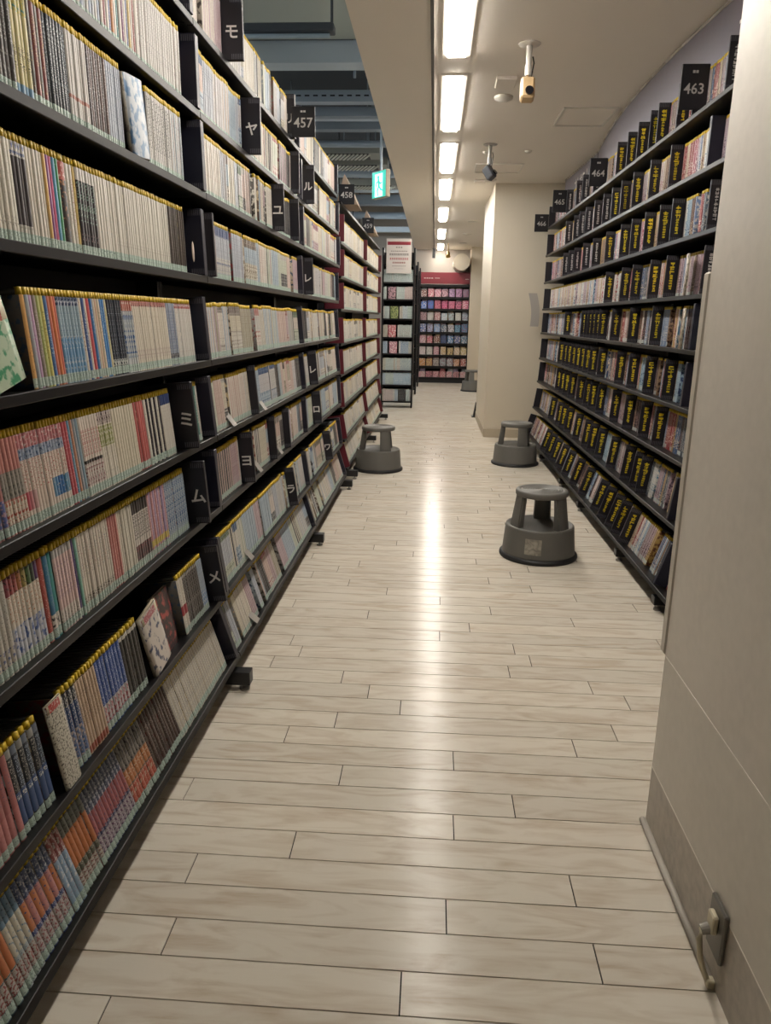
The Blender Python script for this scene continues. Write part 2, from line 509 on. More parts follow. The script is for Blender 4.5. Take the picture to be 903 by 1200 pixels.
# ------------------------------------------------------------------ volumes: printed books and cases
def mute(c, k=0.82):
    g = 0.3 * c[0] + 0.55 * c[1] + 0.15 * c[2]
    return tuple(g + (v - g) * k for v in c[:3]) + (1.0,)
def dz(base, ink='35302c', title=(0.34, 0.84, 0.5), art=None, cap=None, band=None, sticker='a9bfb2', num=0.3, extra=()):
    """layers of one spine, bottom (0) to top (1): (v0, v1, base, ink, print density, print scale, text column?)"""
    L_ = [(0, 1, base, ink, 0.0, 1.0, 0)]
    if title: L_.append((title[0], title[1], base, ink, title[2], 3.2, 1))
    if num: L_.append((0.17, 0.27, base, ink, num, 2.6, 1))
    if cap: L_.append((cap[0], 1.0, cap[1], cap[2] if len(cap) > 2 else ink, cap[3] if len(cap) > 3 else 0.0, 1.6, 0))
    if art: L_.append((art[0], art[1], art[2], art[3], art[4] if len(art) > 4 else 0.5, art[5] if len(art) > 5 else 1.3, 0))
    if band: L_.append((band[0], band[1], band[2], band[2], 0, 1, 0))
    for e in extra: L_.append(e)
    if sticker: L_.append((0.025, 0.125, sticker, '4a5a55', 0.42, 3.0, 1))
    br = sorted({v for l in L_ for v in (l[0], l[1])})
    out = []
    for a, b_ in zip(br, br[1:]):
        m_ = (a + b_) / 2
        top = [l for l in L_ if l[0] <= m_ <= l[1]][-1]
        out.append((a, b_, mute(lin(top[2])), mute(lin(top[3])), top[4], top[5], top[6]))
    return out

PAGE = lin('cbbfa4')
def volume_geo(segs, t, h, d, cover, cink, seed, camt=0.5):
    """spine in the plane x=0 facing +x, thickness along y, height along z"""
    V, F, B, I, P, U, = [], [], [], [], [], []
    ox, oy = (seed * 7.31) % 90, (seed * 3.77) % 70
    ys = (-t / 2, -t * 0.34, t * 0.34, t / 2)
    xs = (-0.0026, 0.0, 0.0, -0.0026)
    us = (0.0, 0.16, 0.84, 1.0)
    zl = [s[0] * h for s in segs] + [h]
    for z in zl:
        for x, y in zip(xs, ys):
            V.append((x, y, z))
    def q(ids, base, ink, amt, sc, msk, uvs, un):
        F.append(ids)
        for k in range(4):
            B.append(base); I.append(ink); P.append((amt, sc, msk, un[k])); U.append((uvs[k][0] + ox, uvs[k][1] + oy))
    for i, s in enumerate(segs):
        for j in range(3):
            a = i * 4 + j
            ids = (a, a + 1, a + 5, a + 4)
            uvs = [(ys[j] * 100, zl[i] * 100), (ys[j + 1] * 100, zl[i] * 100), (ys[j + 1] * 100, zl[i + 1] * 100), (ys[j] * 100, zl[i + 1] * 100)]
            q(ids, s[2], s[3], s[4], s[5], s[6], uvs, (us[j], us[j + 1], us[j + 1], us[j]))
    n = len(segs)
    k0 = len(V)
    V += [(-d, -t / 2, 0), (-d, t / 2, 0), (-d, t / 2, h), (-d, -t / 2, h)]
    cu = [(0, 0), (d * 100, 0), (d * 100, h * 100), (0, h * 100)]
    z4 = (0.5,) * 4
    q((k0, 0, n * 4, k0 + 3), cover, cink, camt, 0.55, 0, cu, z4)
    q((3, k0 + 1, k0 + 2, n * 4 + 3), cover, cink, camt, 0.55, 0, cu, z4)
    q((n * 4, n * 4 + 3, k0 + 2, k0 + 3), PAGE, PAGE, 0, 1, 0, cu, z4)
    q((0, k0, k0 + 1, 3), PAGE, PAGE, 0, 1, 0, cu, z4)
    q((k0 + 1, k0, k0 + 3, k0 + 2), PAGE, PAGE, 0, 1, 0, cu, z4)
    return [np.array(V, float), np.array(F, np.int32), np.array(B, np.float32), np.array(I, np.float32), np.array(P, np.float32), np.array(U, np.float32), np.zeros(len(F), np.int32)]

def plain_geo(boxes):
    V, F, MI = [], [], []
    for (x0, x1, y0, y1, z0, z1, mi) in boxes:
        k = len(V)
        V += [(x0, y0, z0), (x1, y0, z0), (x1, y1, z0), (x0, y1, z0), (x0, y0, z1), (x1, y0, z1), (x1, y1, z1), (x0, y1, z1)]
        for f in ((0, 3, 2, 1), (4, 5, 6, 7), (0, 1, 5, 4), (1, 2, 6, 5), (2, 3, 7, 6), (3, 0, 4, 7)):
            F.append(tuple(k + i for i in f)); MI.append(mi)
    n = len(F) * 4
    return [np.array(V, float), np.array(F, np.int32), np.zeros((n, 4), np.float32), np.zeros((n, 4), np.float32), np.zeros((n, 4), np.float32), np.zeros((n, 2), np.float32), np.array(MI, np.int32)]

def geo_mesh(name, g, mats):
    m = bpy.data.meshes.new(name)
    V, F, B, I, P, U, MI = g
    m.vertices.add(len(V)); m.vertices.foreach_set('co', V.astype(np.float32).ravel())
    m.loops.add(len(F) * 4); m.loops.foreach_set('vertex_index', F.ravel())
    m.polygons.add(len(F)); m.polygons.foreach_set('loop_start', np.arange(0, len(F) * 4, 4, dtype=np.int32))
    m.polygons.foreach_set('material_index', MI)
    m.update(calc_edges=True)
    for nm, arr in (('base', B), ('ink', I), ('pat', P)):
        a = m.color_attributes.new(nm, 'FLOAT_COLOR', 'CORNER')
        a.data.foreach_set('color', arr.astype(np.float32).ravel())
    uvl = m.uv_layers.new(name='UVMap')
    uvl.data.foreach_set('uv', U.astype(np.float32).ravel())
    for x in mats: m.materials.append(x)
    m.validate()
    return m

class Stuff:
    def __init__(s): s.g = []; s.nv = 0
    def add(s, g, M):
        A = np.array(M)
        V = g[0] @ A[:3, :3].T + A[:3, 3]
        s.g.append([V, g[1] + s.nv] + g[2:])
        s.nv += len(V)
    def build(s, name):
        G = [np.concatenate([x[i] for x in s.g]) for i in range(7)]
        return obj(name, geo_mesh(name, G, [M_PRINT, M_BAR, M_YEL]))

BARH = 0.014
def bar_boxes(t):
    return [(-0.120, -0.010, -t * 0.40, t * 0.40, 0.0, BARH * 0.85, 1)], [(-0.012, -0.001, -t * 0.31, t * 0.31, 0.0, BARH, 2)]
_bar = {}
def bar_meshes(t):
    k = round(t, 4)
    if k not in _bar:
        a, b_ = bar_boxes(t)
        g1, g2 = plain_geo(a), plain_geo(b_)
        g1[6][:] = 0; g2[6][:] = 0
        _bar[k] = (geo_mesh('guard_bar', g1, [M_BAR]), geo_mesh('yellow_tip', g2, [M_YEL]))
    return _bar[k]

# every volume on a shelf is first collected, then the largest in view become objects of their own
VOL = {'comic': [], 'dvd': []}
def place_matrix(side, X, Y, z, tilt, lean=0.0):
    rz = -0.005 if side == 'L' else PI + 0.005
    M = Matrix.Translation((X, Y, z)) @ Matrix.Rotation(rz, 4, 'Z') @ Matrix.Rotation(-tilt, 4, 'Y')
    if lean: M = M @ Matrix.Rotation(lean, 4, 'X')
    return M
def project(p):
    d = RC.transposed() @ (Vector(p) - Vector((0, 0, CAM_H)))
    if d.z > -0.05: return None
    return (451.5 - F_PX * d.x / d.z, 600 + F_PX * d.y / d.z, -d.z)
def add_volume(kind, geo_key, geo, M, t, h, label, group, occl=None):
    p = M @ Vector((0, 0, h / 2))
    s = project(p)
    area = 0.0
    if s and -6 < s[0] < 909 and -30 < s[1] < 1230:
        n = (M.to_3x3() @ Vector((1, 0, 0)))
        v = (Vector((0, 0, CAM_H)) - p)
        c = max(0.0, n.dot(v.normalized()))
        area = t * h * c * (F_PX / s[2]) ** 2
        if occl and occl(p): area = 0.0
    VOL[kind].append((area, geo_key, geo, M, t, h, label, group))

# ------------------------------------------------------------------ left bookcases
KL = 0.005
def LX(x, Y): return x + KL * (Y - 2.4)
# shelf: front edge x, z of its top at the front edge, backward tilt of the shelf
ROWS = {'H': (-0.672, 0.118, 0.30), 'G': (-0.702, 0.362, 0.14), 'F': (-0.713, 0.669, 0.07), 'E': (-0.720, 0.911, 0.09), 'D': (-0.729, 1.159, 0.07),
        'C': (-0.730, 1.420, 0.03), 'B': (-0.722, 1.668, 0.015), 'A': (-0.730, 1.897, 0.0), 'T': (-0.740, 2.148, 0.0)}
RNAME = {'H': 'bottom', 'G': 'second', 'F': 'third', 'E': 'fourth', 'D': 'fifth', 'C': 'sixth', 'B': 'seventh', 'A': 'eighth', 'T': 'top'}
BACK = -0.955
BAYS = [(0.55, 2.44, 'nearest'), (2.44, 4.18, 'middle'), (4.18, 5.68, 'last')]
def bookcase(ya, yb, lab, rows, feet, backx=BACK, top=2.36, lip='shelf'):
    yc = (ya + yb) / 2
    t_ = thing('bookcase', lab, 'bookcase', (LX(-0.83, yc), yc, 0), -KL)
    off = Vector((-(-0.83), -yc, 0))
    hw = (yb - ya) / 2 - 0.0015
    for r in rows:
        fx, fz, ti = rows[r]
        x0 = fx + 0.83
        depth = fx - backx - 0.006
        bm = N()
        M = Matrix.Translation((x0, 0, fz)) @ Matrix.Rotation(-ti, 4, 'Y')
        bx(bm, -depth, 0.0, -hw, hw, -0.012, 0.0, M=M)
        bx(bm, -0.018, 0.003, -hw, hw, -0.019, 0.002, bev=0.0015, M=M)
        obj('shelf', me('shelf', bm, M_BLACK), t_)
    obj('back_panel', me('back_panel', bx(N(), backx - 0.02 + 0.83, backx + 0.83, -hw, hw, 0.03, top - 0.1), M_DARK), t_)
    for s in (-1, 1):
        obj('upright', me('upright', bx(N(), backx + 0.83, -0.885 + 0.83, s * (hw - 0.010) - 0.010, s * (hw - 0.010) + 0.010, 0.0, top), M_BLACK), t_)
    obj('kick_plate', me('kick_plate', bx(N(), -0.04, -0.025, -hw, hw, 0.0, 0.12), M_DARK), t_)
    for fy in feet:
        bm = N()
        bx(bm, -0.10, 0.212, fy - yc - 0.024, fy - yc + 0.024, 0.022, 0.072, bev=0.002)
        ft = obj('foot', me('foot', bm, mat('black_foot_steel', '171618', 0.4)), t_)
        bm = N(); cyl(bm, (0.185, fy - yc, 0.0), (0.185, fy - yc, 0.006), 0.017, seg=14); cyl(bm, (0.185, fy - yc, 0.006), (0.185, fy - yc, 0.024), 0.005, seg=8)
        obj('levelling_screw', me('levelling_screw', bm, M_STEEL), ft)
    return t_
bookcase(0.55, 2.44, 'black steel bookcase at the left edge, nearest the camera', ROWS, (2.40,))
bookcase(2.44, 4.18, 'black steel bookcase on the left, second from the camera', ROWS, (4.16,))
bookcase(4.18, 5.68, 'black steel bookcase on the left ending just before the grey stool', ROWS, (5.655,))

CW, CH = 0.118, 0.175        # comic depth and height
_geo = {}
def comic_geo(key, segs, t, h, cover, cink, camt=0.5):
    k = (key, round(t, 4), round(h, 3))
    if k not in _geo:
        _geo[k] = volume_geo(segs, t, h, CW, lin(cover), lin(cink), len(_geo) + 1, camt)
    return k, _geo[k]

W1, W2, CR = 'cdc8be', 'd6d0c4', 'cfc3a8'
run_id = 0
def run(row, y0, y1, n, designs, desc, bay='nearest', h=CH, gap=0.0, lean=0.0, idx=None, setback=0.014, rows=None, jitter=0.003, dx=0.0):
    """a run of n volumes of one series standing between y0 and y1"""
    global run_id
    run_id += 1
    fx, fz, ti = (rows or ROWS)[row]
    if not isinstance(designs, list): designs = [designs]
    t = (y1 - y0 - gap) / n
    rr = random.Random(run_id)
    cov = rr.choice(['8d8a86', 'a39a8e', '57534f', '6b5a50', '9aa3a8', 'b0a08c'])
    cink = rr.choice(['3b3430', 'd6cfc2', '7a2f30', '34465c', 'c9b58e'])
    for i in range(n):
        label = desc if isinstance(desc, str) else ('%s, %s in %s run, %s shelf, nearest bookcase' % (desc[0], ordn(i + 1), desc[1], desc[2]) if n > 1 else '%s, standing alone as %s run, %s shelf, nearest bookcase' % desc)
        group = desc if isinstance(desc, str) else '%s run of comics on the near left bookcase\'s %s shelf' % (desc[1], desc[2])
        k = i % len(designs) if len(designs) < n else i
        key, g = comic_geo((run_id, k), designs[k], t - 0.0007, h, cov, cink)
        y = y0 + t * (i + 0.5)
        sb = setback + rr.uniform(0, jitter)
        M = place_matrix('L', LX(fx, y) - sb * math.cos(ti) + dx, y, fz - sb * math.sin(ti) + 0.0003, ti, lean)
        add_volume('comic', key, g, M, t - 0.0007, h, label, group)

def lb(desc, i, row):
    return (desc, ordn(i), RNAME[row])

def S(*a, **k): return dz(*a, **k)
# --- nearest bay, series by series
SPEC = {}
SPEC['H'] = [
    (0.88, 1.04, 9, [S('3c5560', 'c8c8c0', cap=(.80, '70706a', '2c3a4a', .4), art=(.36, .80, 'b5632c', '7c4a2c', .25), extra=((.13, .34, 'a8a49c', '8a3030', .55, 2.2, 0),))], 'teal comic with orange middle'),
    (1.04, 1.10, 4, [S('9aa5a8', '5a6c84', cap=(.75, '5c7f98', '33475c', .4), art=(.4, .75, 'b9b3a0', '5f7f98', .4), extra=((.13, .34, 'a8a49c', '8a3030', .5, 2.2, 0),))], 'pale blue-grey comic'),
    (1.10, 1.22, 7, [S('34457c', 'b8bcc4', cap=(.72, '39496f', 'a8adb4', .45), art=(.40, .74, 'b96b34', '34457c', .3, 1.6), extra=((.13, .34, 'a8a4a0', '8a3340', .55, 2.2, 0),)),
                     S('34457c', 'b8bcc4', cap=(.72, '39496f', 'a8adb4', .45), art=(.40, .74, 'b57470', '34457c', .3, 1.6), extra=((.13, .34, 'a8a4a0', '8a3340', .55, 2.2, 0),))], 'navy comic with orange and pink band'),
    (1.22, 1.27, 3, [S('7c98ae', '8e3a3a', cap=(.7, '8c4444', 'b8b0a8', .45), art=(.3, .7, '7f9ab4', 'c8c4bc', .4))], 'light blue comic with red top'),
    (1.27, 1.37, 6, [S('4d5142', 'b8b4a8', cap=(.80, '6a6e66', '2c302c', .4), art=(.38, .80, 'b3652a', '8a4a24', .3), extra=((.13, .28, 'a8a498', '7a3434', .55, 2.2, 0),))], 'olive comic with orange middle'),
    (1.37, 1.55, 11, [S('333c60', 'b4b4bc', cap=(.70, '4a5268', '9aa0a8', .45), art=(.38, .70, '9a5054', '333c60', .35, 1.3), extra=((.13, .34, 'a49ca0', '6a4468', .55, 2.0, 0),))], 'navy comic with dull red middle'),
    (1.55, 1.69, 8, [S('6c665c', '2e2a2a', cap=(.62, '6f6a62', '2d2f38', .5), art=(.40, .62, 'b06c34', 'c9b9a0', .35, 1.4), extra=((.13, .38, 'b04c34', 'c8b8a0', .4, 1.6, 0),))], 'grey comic with orange and red lower half'),
    (1.69, 1.88, 11, [S('3a2a26', 'b0a494', (.3, .9, .35)), S('46322c', 'a89a8c', (.3, .9, .4))], 'dark brown comic with pale title'),
    (1.88, 2.345, 26, [S('bdb6a4', '55617c', (.30, .92, .5), num=.4)], 'cream comic with blue lettering')]
SPEC['G'] = [
    (0.90, 1.137, 13, [S('a85e5c', '53506e', (.5, .9, .35), art=(.13, .4, 'b56a68', 'a85e5c', .4), num=.5)], 'salmon pink comic'),
    (1.137, 1.249, 6, [S('23272e', 'b8b4a6', cap=(.9, '8a8a84'), title=(.5, .88, .45), extra=((.14, .5, '2d4a7a', '2d4a7a', 0, 1, 0), (.42, .47, '2d4a7a', 'd0d0c8', .7, 2.6, 1))),
                       S('2b3442', '9fb0c4', cap=(.9, '6a7484'), title=(.5, .88, .5), extra=((.14, .5, '2c4c80', '2c4c80', 0, 1, 0), (.42, .47, '2c4c80', 'd8d4c8', .7, 2.6, 1)))], 'navy and blue comic with white volume number'),
    (1.335, 1.401, 4, [S('2c4674', 'c9c2b8', (.3, .9, .45), art=(.13, .5, '44608e', 'b9a698', .5), cap=(.82, '3c4048', 'c8c4bc', .5))], 'dark blue comic with mixed art'),
    (1.401, 1.494, 7, [S('b79b7e', '4a3a30', (.4, .95, .45), band=(.03, .12, 'a0523c'), sticker=None)], 'peach comic with dark title'),
    (1.494, 1.629, 8, [S('2c4f94', 'b8c4d4', (.4, .95, .45), art=(.13, .38, 'b0a8a8', 'a03c48', .5))], 'royal blue comic'),
    (1.629, 1.738, 6, [S('2b2a28', '8a8680', (.3, .9, .25), cap=(.94, 'b8b2a4'))], 'black comic with pale cap'),
    (2.045, 2.091, 2, [S('c4bcae', '36302c', (.5, .95, .4), band=(.35, .52, '9c2a34'))], 'white comic with red band'),
    (2.091, 2.225, 9, [S('4a4440', 'a8a298', (.25, .95, .3), art=(.22, .92, '4d4744', '8c867e', .4, 2.2), cap=(.94, 'b4aca0', '6a6460', .5))], 'dark grey gridded comic'),
    (2.225, 2.275, 4, [S('a4b0bc', '44608c', (.4, .95, .4), art=(.13, .4, '7c98bc', 'c8c8c8', .5))], 'pale blue comic')]
SPEC['F'] = [
    (0.97, 1.193, 14, [S('b4aea2', '6e6a66', (.35, .95, .4), art=(.13, .3, 'b0a89c', '3c4c84', .5))], 'pale grey comic with coloured foot'),
    (1.193, 1.308, 8, [S('c9bfae', 'b06a3c', (.5, .82, .5), art=(.13, .45, 'b9bcc4', '4a64a0', .5, .7), cap=(.80, c_, '3a2c2c', .4)) for c_ in ('8c3c48', '9a4040', 'a0504a', 'a86a3c', '9a8a44', '4c6a3c', '3c4a3c', '5c3a6c')], 'cream comic with blue sky picture at foot'),
    (1.308, 1.325, 1, [S('a84438', 'd8c8bc', (.3, .9, .3))], 'single red comic'),
    (1.325, 1.36, 2, [S('2f6f94', '5aa08c', (.4, .9, .4), art=(.13, .3, 'c8c0b4', '403c3c', .4)), S('2f8c8c', '5a8458', (.4, .9, .4), art=(.13, .3, 'c8c0b4', '403c3c', .4))], 'teal comic with cream foot'),
    (1.36, 1.44, 6, [S('c9aaa4', '8c6c94', (.4, .85, .45), art=(.13, .28, 'c6bcb0', '504848', .45), cap=(.9, 'a8a4a0'))], 'pale pink comic'),
    (1.44, 1.463, 2, [S('4e3670', '6f9a8c', (.4, .9, .35)), S('6ea896', '4e3670', (.4, .9, .35))], 'purple and mint comic pair'),
    (1.463, 1.619, 12, [S('c9c0ae', '4c5c84', (.45, .92, .4), art=(.13, .22, 'c4baa8', '4a4640', .55, 3)), S('c4b8a8', 'a06c64', (.45, .92, .4), art=(.13, .22, 'c4baa8', '4a4640', .55, 3))], 'cream comic with mixed thin titles'),
    (1.619, 1.665, 4, [S('b86e66', 'e0d0c4', (.3, .9, .25))], 'coral comic'),
    (1.665, 1.755, 7, [S('c6beac', '7c8c94', (.3, .9, .3))], 'ivory comic'),
    (1.755, 1.856, 7, [S('c2bab0', '38302e', (.45, .8, .65), cap=(.82, '3c3634'), art=(.13, .35, '5c4c4c', 'a83c3c', .4))], 'white comic with black top block'),
    (1.856, 1.985, 9, [S('bd7f80', 'd0c4c4', (.35, .95, .45), band=(.16, .26, 'c2a832')), S('9c84a8', 'd0b4b8', (.35, .95, .45), band=(.16, .26, 'c2a832'))], 'pink comic with yellow sticker'),
    (1.985, 2.15, 10, [S('9aa8b4', '3c5c8c', (.15, .95, .6), art=(.15, .95, '9fabb4', '3f6490', .55, 2.4))], 'blue speckled comic')]
SPEC['E'] = [
    (1.0, 1.226, 16, [S('a86a64', '5a5484', (.5, .9, .4), art=(.13, .4, '4c5c94', 'b08c94', .5))], 'dusty red comic with purple foot'),
    (1.226, 1.298, 6, [S('b9736a', 'c89078', (.7, .95, .3), art=(.38, .66, '8f8a80', '6a6a64', .5, 2), extra=((.13, .36, 'c9bca8', 'b04a34', .55, 1.2, 0),))], 'pink comic with grey middle and busy foot'),
    (1.298, 1.40, 8, [S('cfc0b0', 'a8403c', (.35, .85, .5), cap=(.84, 'b4686a', 'd8ccc4', .4), art=(.72, .84, '8fa0b8', '34547c', .5), extra=((.18, .38, c_, c_, 0, 1, 0),)) for c_ in ('b43c4c', 'b87074', 'c09490', 'cbb8a8', 'cbb8a8', 'cbb8a8', 'cbb8a8', 'cbb8a8')], 'white comic with red title and pink patch'),
    (1.40, 1.469, 6, [S('cfc0b0', 'a8403c', (.45, .85, .5), cap=(.84, 'b4686a', 'd8ccc4', .4), art=(.72, .84, '8fa0b8', '34547c', .5), extra=((.2, .42, c_, 'cfc0b0', .25, 2, 0),)) for c_ in ('5c8cac', '3f7cac', '2f6ca4', '2f6ca4', '4a84a8', '6c94ac')], 'white comic with red title and blue patch'),
    (1.469, 1.493, 2, [S('b8444e', 'd8b8b0', (.3, .9, .35))], 'crimson comic'),
    (1.493, 1.54, 4, [S('4f88a4', 'c4d0d0', (.3, .9, .35)), S('b87a58', 'd8c8b8', (.3, .9, .3)), S('8a8f94', 'b8c0c0', (.3, .9, .3)), S('7c98a8', 'c0c8c8', (.3, .9, .3))], 'blue or tan comic in a mixed foursome'),
    (1.54, 1.63, 7, [S('cfc2b4', 'b0504c', (.5, .85, .6), extra=((.13, .42, 'c4bab0', '8c5458', .5, 1.5, 0), (.42, .46, '37302e', '37302e', 0, 1, 0)))], 'white comic with red columns of text'),
    (1.63, 1.704, 6, [S('cbc3b2', '6c6a60', (.35, .6, .3), art=(.55, .82, '8f9450', 'cbc3b2', .5, 2), cap=(.84, 'b4a49c', '5c4a4a', .5))], 'white comic with olive green patch'),
    (1.704, 1.838, 9, [S('c8bea6', '7c6c58', (.35, .9, .22))], 'plain cream comic'),
    (1.838, 1.904, 4, [S('b25450', '6c3c40', (.2, .6, .35))], 'coral red comic'),
    (1.904, 2.021, 8, [S('c9c2b4', '2f2a30', (.4, .9, .25)), S('2c2830', 'c0b8ac', (.2, .9, .2))], 'alternating white and black comic'),
    (2.021, 2.10, 6, [S('c8c1b5', 'a06468', (.4, .8, .3), cap=(.84, '2f3f6c'))], 'white comic with navy cap'),
    (2.235, 2.345, 7, [S('6a5c54', 'a89c94'), S('b5764c', 'd8c8b4'), S('a46058', 'd0b8a8'), S('3c5488', 'b8c0c8'), S('b59a3c', '5c5030'), S('5a8880', 'c8ccc4'), S('b8b0a4', '806058')], 'multicoloured comic beside the bay divider')]
SPEC['D'] = [
    (1.01, 1.15, 10, [S('b9a692', '5c4c44'), S('c9c2b0', '6c5c54')], 'tan comic'),
    (1.375, 1.389, 1, [S('d29a48', '94502c', (.3, .6, .35))], 'orange-yellow comic'),
    (1.389, 1.415, 2, [S('9fa8ac', 'b07c9c'), S('b28cae', 'c4a8b8')], 'lavender comic'),
    (1.415, 1.455, 3, [S('8a7c70', 'b8b0a4'), S('a9b05c', '78803c'), S('c8be58', '8c8438')], 'green-yellow comic'),
    (1.455, 1.468, 1, [S('3d6ca4', 'b8c8d4')], 'single blue comic'),
    (1.468, 1.505, 3, [S('cf6c50', '9c3c34', (.5, .8, .3)), S('d4763c', 'a4482c', (.5, .8, .3)), S('c8604a', '9c3c34', (.5, .8, .3))], 'orange-red comic'),
    (1.505, 1.60, 7, [S('8fa8b4', '5c7c94', (.4, .95, .45), art=(.13, .55, '5f92b8', 'b8c0c0', .4), cap=(.9, '3c4c6c', 'b0b8c0', .5))], 'light blue comic with mottled spine'),
    (1.60, 1.64, 3, [S('cfc2ac', '9c6c54'), S('3a5c98', 'c0c8d0'), S('d2c6b0', '8c6c54')], 'cream or blue comic in a trio'),
    (1.64, 1.655, 1, [S('c8484c', 'd8a8a0', (.5, .9, .3))], 'single bright red comic'),
    (1.655, 1.74, 7, [S('2f78b4', 'b4c8d8', (.55, .9, .4)), S('c4b8a0', 'a87c5c', (.5, .9, .3)), S('d0aa8c', 'a8705c', (.5, .9, .3)), S('cfc0a4', '8c7c64'), S('2f7cbc', 'b4c8d8', (.55, .9, .4)), S('2f7cbc', 'b4c8d8', (.55, .9, .4)), S('d0c08c', '94844c')], 'blue or peach comic in a striped set'),
    (1.74, 1.82, 6, [S('272f3c', '8c98a4', (.25, .95, .4), art=(.13, .22, 'b8bcb4', '2c3444', .5, 2))], 'black-blue comic with pale dots'),
    (1.82, 1.885, 5, [S('b4b8b8', '34547c', (.2, .95, .55), art=(.2, .8, 'aab0b0', '2f5c94', .5, .8), cap=(.86, 'b05c48', 'c8c0b4', .5))], 'white comic with blue splashes'),
    (1.885, 2.129, 19, [S('c9bfac', '9c7c68', (.45, .95, .25), art=(.18, .32, 'c4b8a8', '7c2c3c', .35, 1.2), cap=(.93, 'b87468', '58504c', .4))], 'cream comic with faint red mark'),
    (2.129, 2.195, 5, [S('8f98a8', '3c4c7c', (.2, .9, .5), art=(.13, .2, '3c3c44', 'b8b8b4', .5, 3))], 'blue-grey lined comic'),
    (2.195, 2.345, 12, [S('c4bfb6', 'a0706c', (.4, .9, .25), cap=(.92, 'a8504c', 'c8c0b8', .5))], 'white comic with red top stripe')]
SPEC['C'] = [
    (1.05, 1.383, 24, [S('c8c1b0', '6c645c', (.35, .9, .25), num=.45)], 'ivory comic with sparse grey print'),
    (1.383, 1.43, 4, [S('453f42', '37323a', (.3, .8, .2), cap=(.86, 'c4c0b8', '5c6c9c', .5), extra=((.0, .2, 'b9b6a8', '5c4c4c', .4, 2, 1),))], 'charcoal comic with white cap'),
    (1.43, 1.491, 5, [S('cac2b2', 'b06c60', (.45, .75, .25))], 'white comic with tiny red print'),
    (1.491, 1.503, 1, [S('cfa04c', 'a8803c', None)], 'single yellow comic'),
    (1.503, 1.515, 1, [S('8a4a84', 'b07ca8', None)], 'single purple comic'),
    (1.515, 1.528, 1, [S('c04c74', 'd48ca4', None)], 'single pink comic'),
    (1.528, 1.54, 1, [S('4f98b8', 'a0c8d4', None)], 'single sky-blue comic'),
    (1.54, 1.553, 1, [S('2f8a58', '88b89c', None)], 'single green comic'),
    (1.553, 1.585, 1, [S('2c2222', 'a8683c', (.4, .8, .4), cap=(.80, 'a83c30', 'c8a494', .4), art=(.25, .8, '2c2424', 'b0743c', .35, 1.0))], 'thick black comic with red top'),
    (1.585, 1.625, 3, [S('ccc5b6', '9c8c7c'), S('c8c0b0', 'a87c6c'), S('c9ab5c', '8c7838')], 'white or yellow comic in a trio'),
    (1.625, 1.713, 6, [S('2f2b30', 'b08c8c', (.4, .85, .5), art=(.38, .85, '342e34', '7ca08c', .45, 2.6), cap=(.86, 'c0bab0'))], 'black comic with coloured confetti dots'),
    (1.713, 1.806, 7, [S('cbc4b6', 'b88c84', (.35, .85, .25)), S('cbc4b6', '8ca4b4', (.35, .85, .25))], 'white comic with pastel lettering'),
    (1.806, 2.162, 28, [S('c6c0b2', 'a08c84', (.3, .9, .18), num=.4)], 'ivory comic in the long pale run'),
    (2.162, 2.30, 11, [S('4a423c', '877c70', (.25, .95, .35))], 'dark brown comic')]
SPEC['B'] = [
    (1.05, 1.406, 26, [S('3c3836', 'a8a49c', (.45, .95, .4), art=(.1, .4, '4a4440', '8c8880', .3))], 'charcoal comic with pale title'),
    (1.406, 1.461, 4, [S('c0b474', '5c5438', (.2, .5, .6), cap=(.8, 'b8a840', '3c8c84', .45), band=(.03, .14, '6c98b8'), sticker=None)], 'pale yellow comic'),
    (1.461, 1.52, 4, [S('4a4434', 'a88c3c', (.4, .9, .3)), S('7c3a34', 'c09c4c', (.4, .9, .4)), S('52483c', '9c8c5c', (.4, .9, .3)), S('7c3834', 'c0a04c', (.4, .9, .4))], 'maroon or olive comic'),
    (1.52, 1.606, 7, [S('33393f', 'a8b4bc', (.25, .95, .55))], 'slate comic with pale lettering'),
    (1.606, 1.695, 8, [S('c4bfb8', '7c7874', (.5, .9, .25), band=(.3, .34, 'b87868'))], 'white comic with thin red stripe'),
    (1.695, 1.79, 8, [S('4c4442', 'a0a0a4', (.3, .95, .4)), S('6c5a54', 'b4b0b0', (.3, .95, .4))], 'dark brown-grey comic'),
    (1.79, 1.868, 7, [S('a4acb8', '6c7c94', (.3, .95, .4))], 'pale blue-grey comic'),
    (2.028, 2.195, 14, [S('b4b0aa', '33302e', (.2, .95, .6)), S('c0bcb6', '38322e', (.2, .95, .6))], 'black-and-white striped comic'),
    (2.195, 2.285, 8, [S('b8b4ae', 'a0586c', (.3, .9, .4)), S('a8b0b4', '3c6c9c', (.3, .9, .4))], 'white comic with pink or blue title')]
SPEC['A'] = [
    (1.2, 1.80, 42, [S('9aa0a8', '3c4c6c'), S('b0aca4', '6c5c54'), S('8c98ac', '4c5c84')], 'grey-blue comic'),
    (1.80, 2.014, 15, [S(c_, 'd0c8c0', (.3, .9, .3)) for c_ in ('b8b0a4', '8c4a4c', 'c0b8ac', '4c5c8c', 'b8783c', 'c4bcb0', '3c7c7c', 'b8b0a4', '7c4c6c', 'c4bcb0', '3c5484', 'b89c54', 'b4aca0', '8c4440', 'c0b8ac')], 'thin multicoloured comic'),
    (2.014, 2.325, 22, [S('b9b5ae', '6c6470', (.2, .95, .45))], 'white comic with busy grey print')]
SPEC['T'] = [(1.4, 2.36, 66, [S('b4b0a8', '5c5854'), S('a8a29a', '6c5c5c')], 'pale comic')]
for r in SPEC:
    for i, (y0, y1, n, dsg, desc) in enumerate(SPEC[r]):
        run(r, y0, y1, n, dsg, lb(desc, i + 1, r))

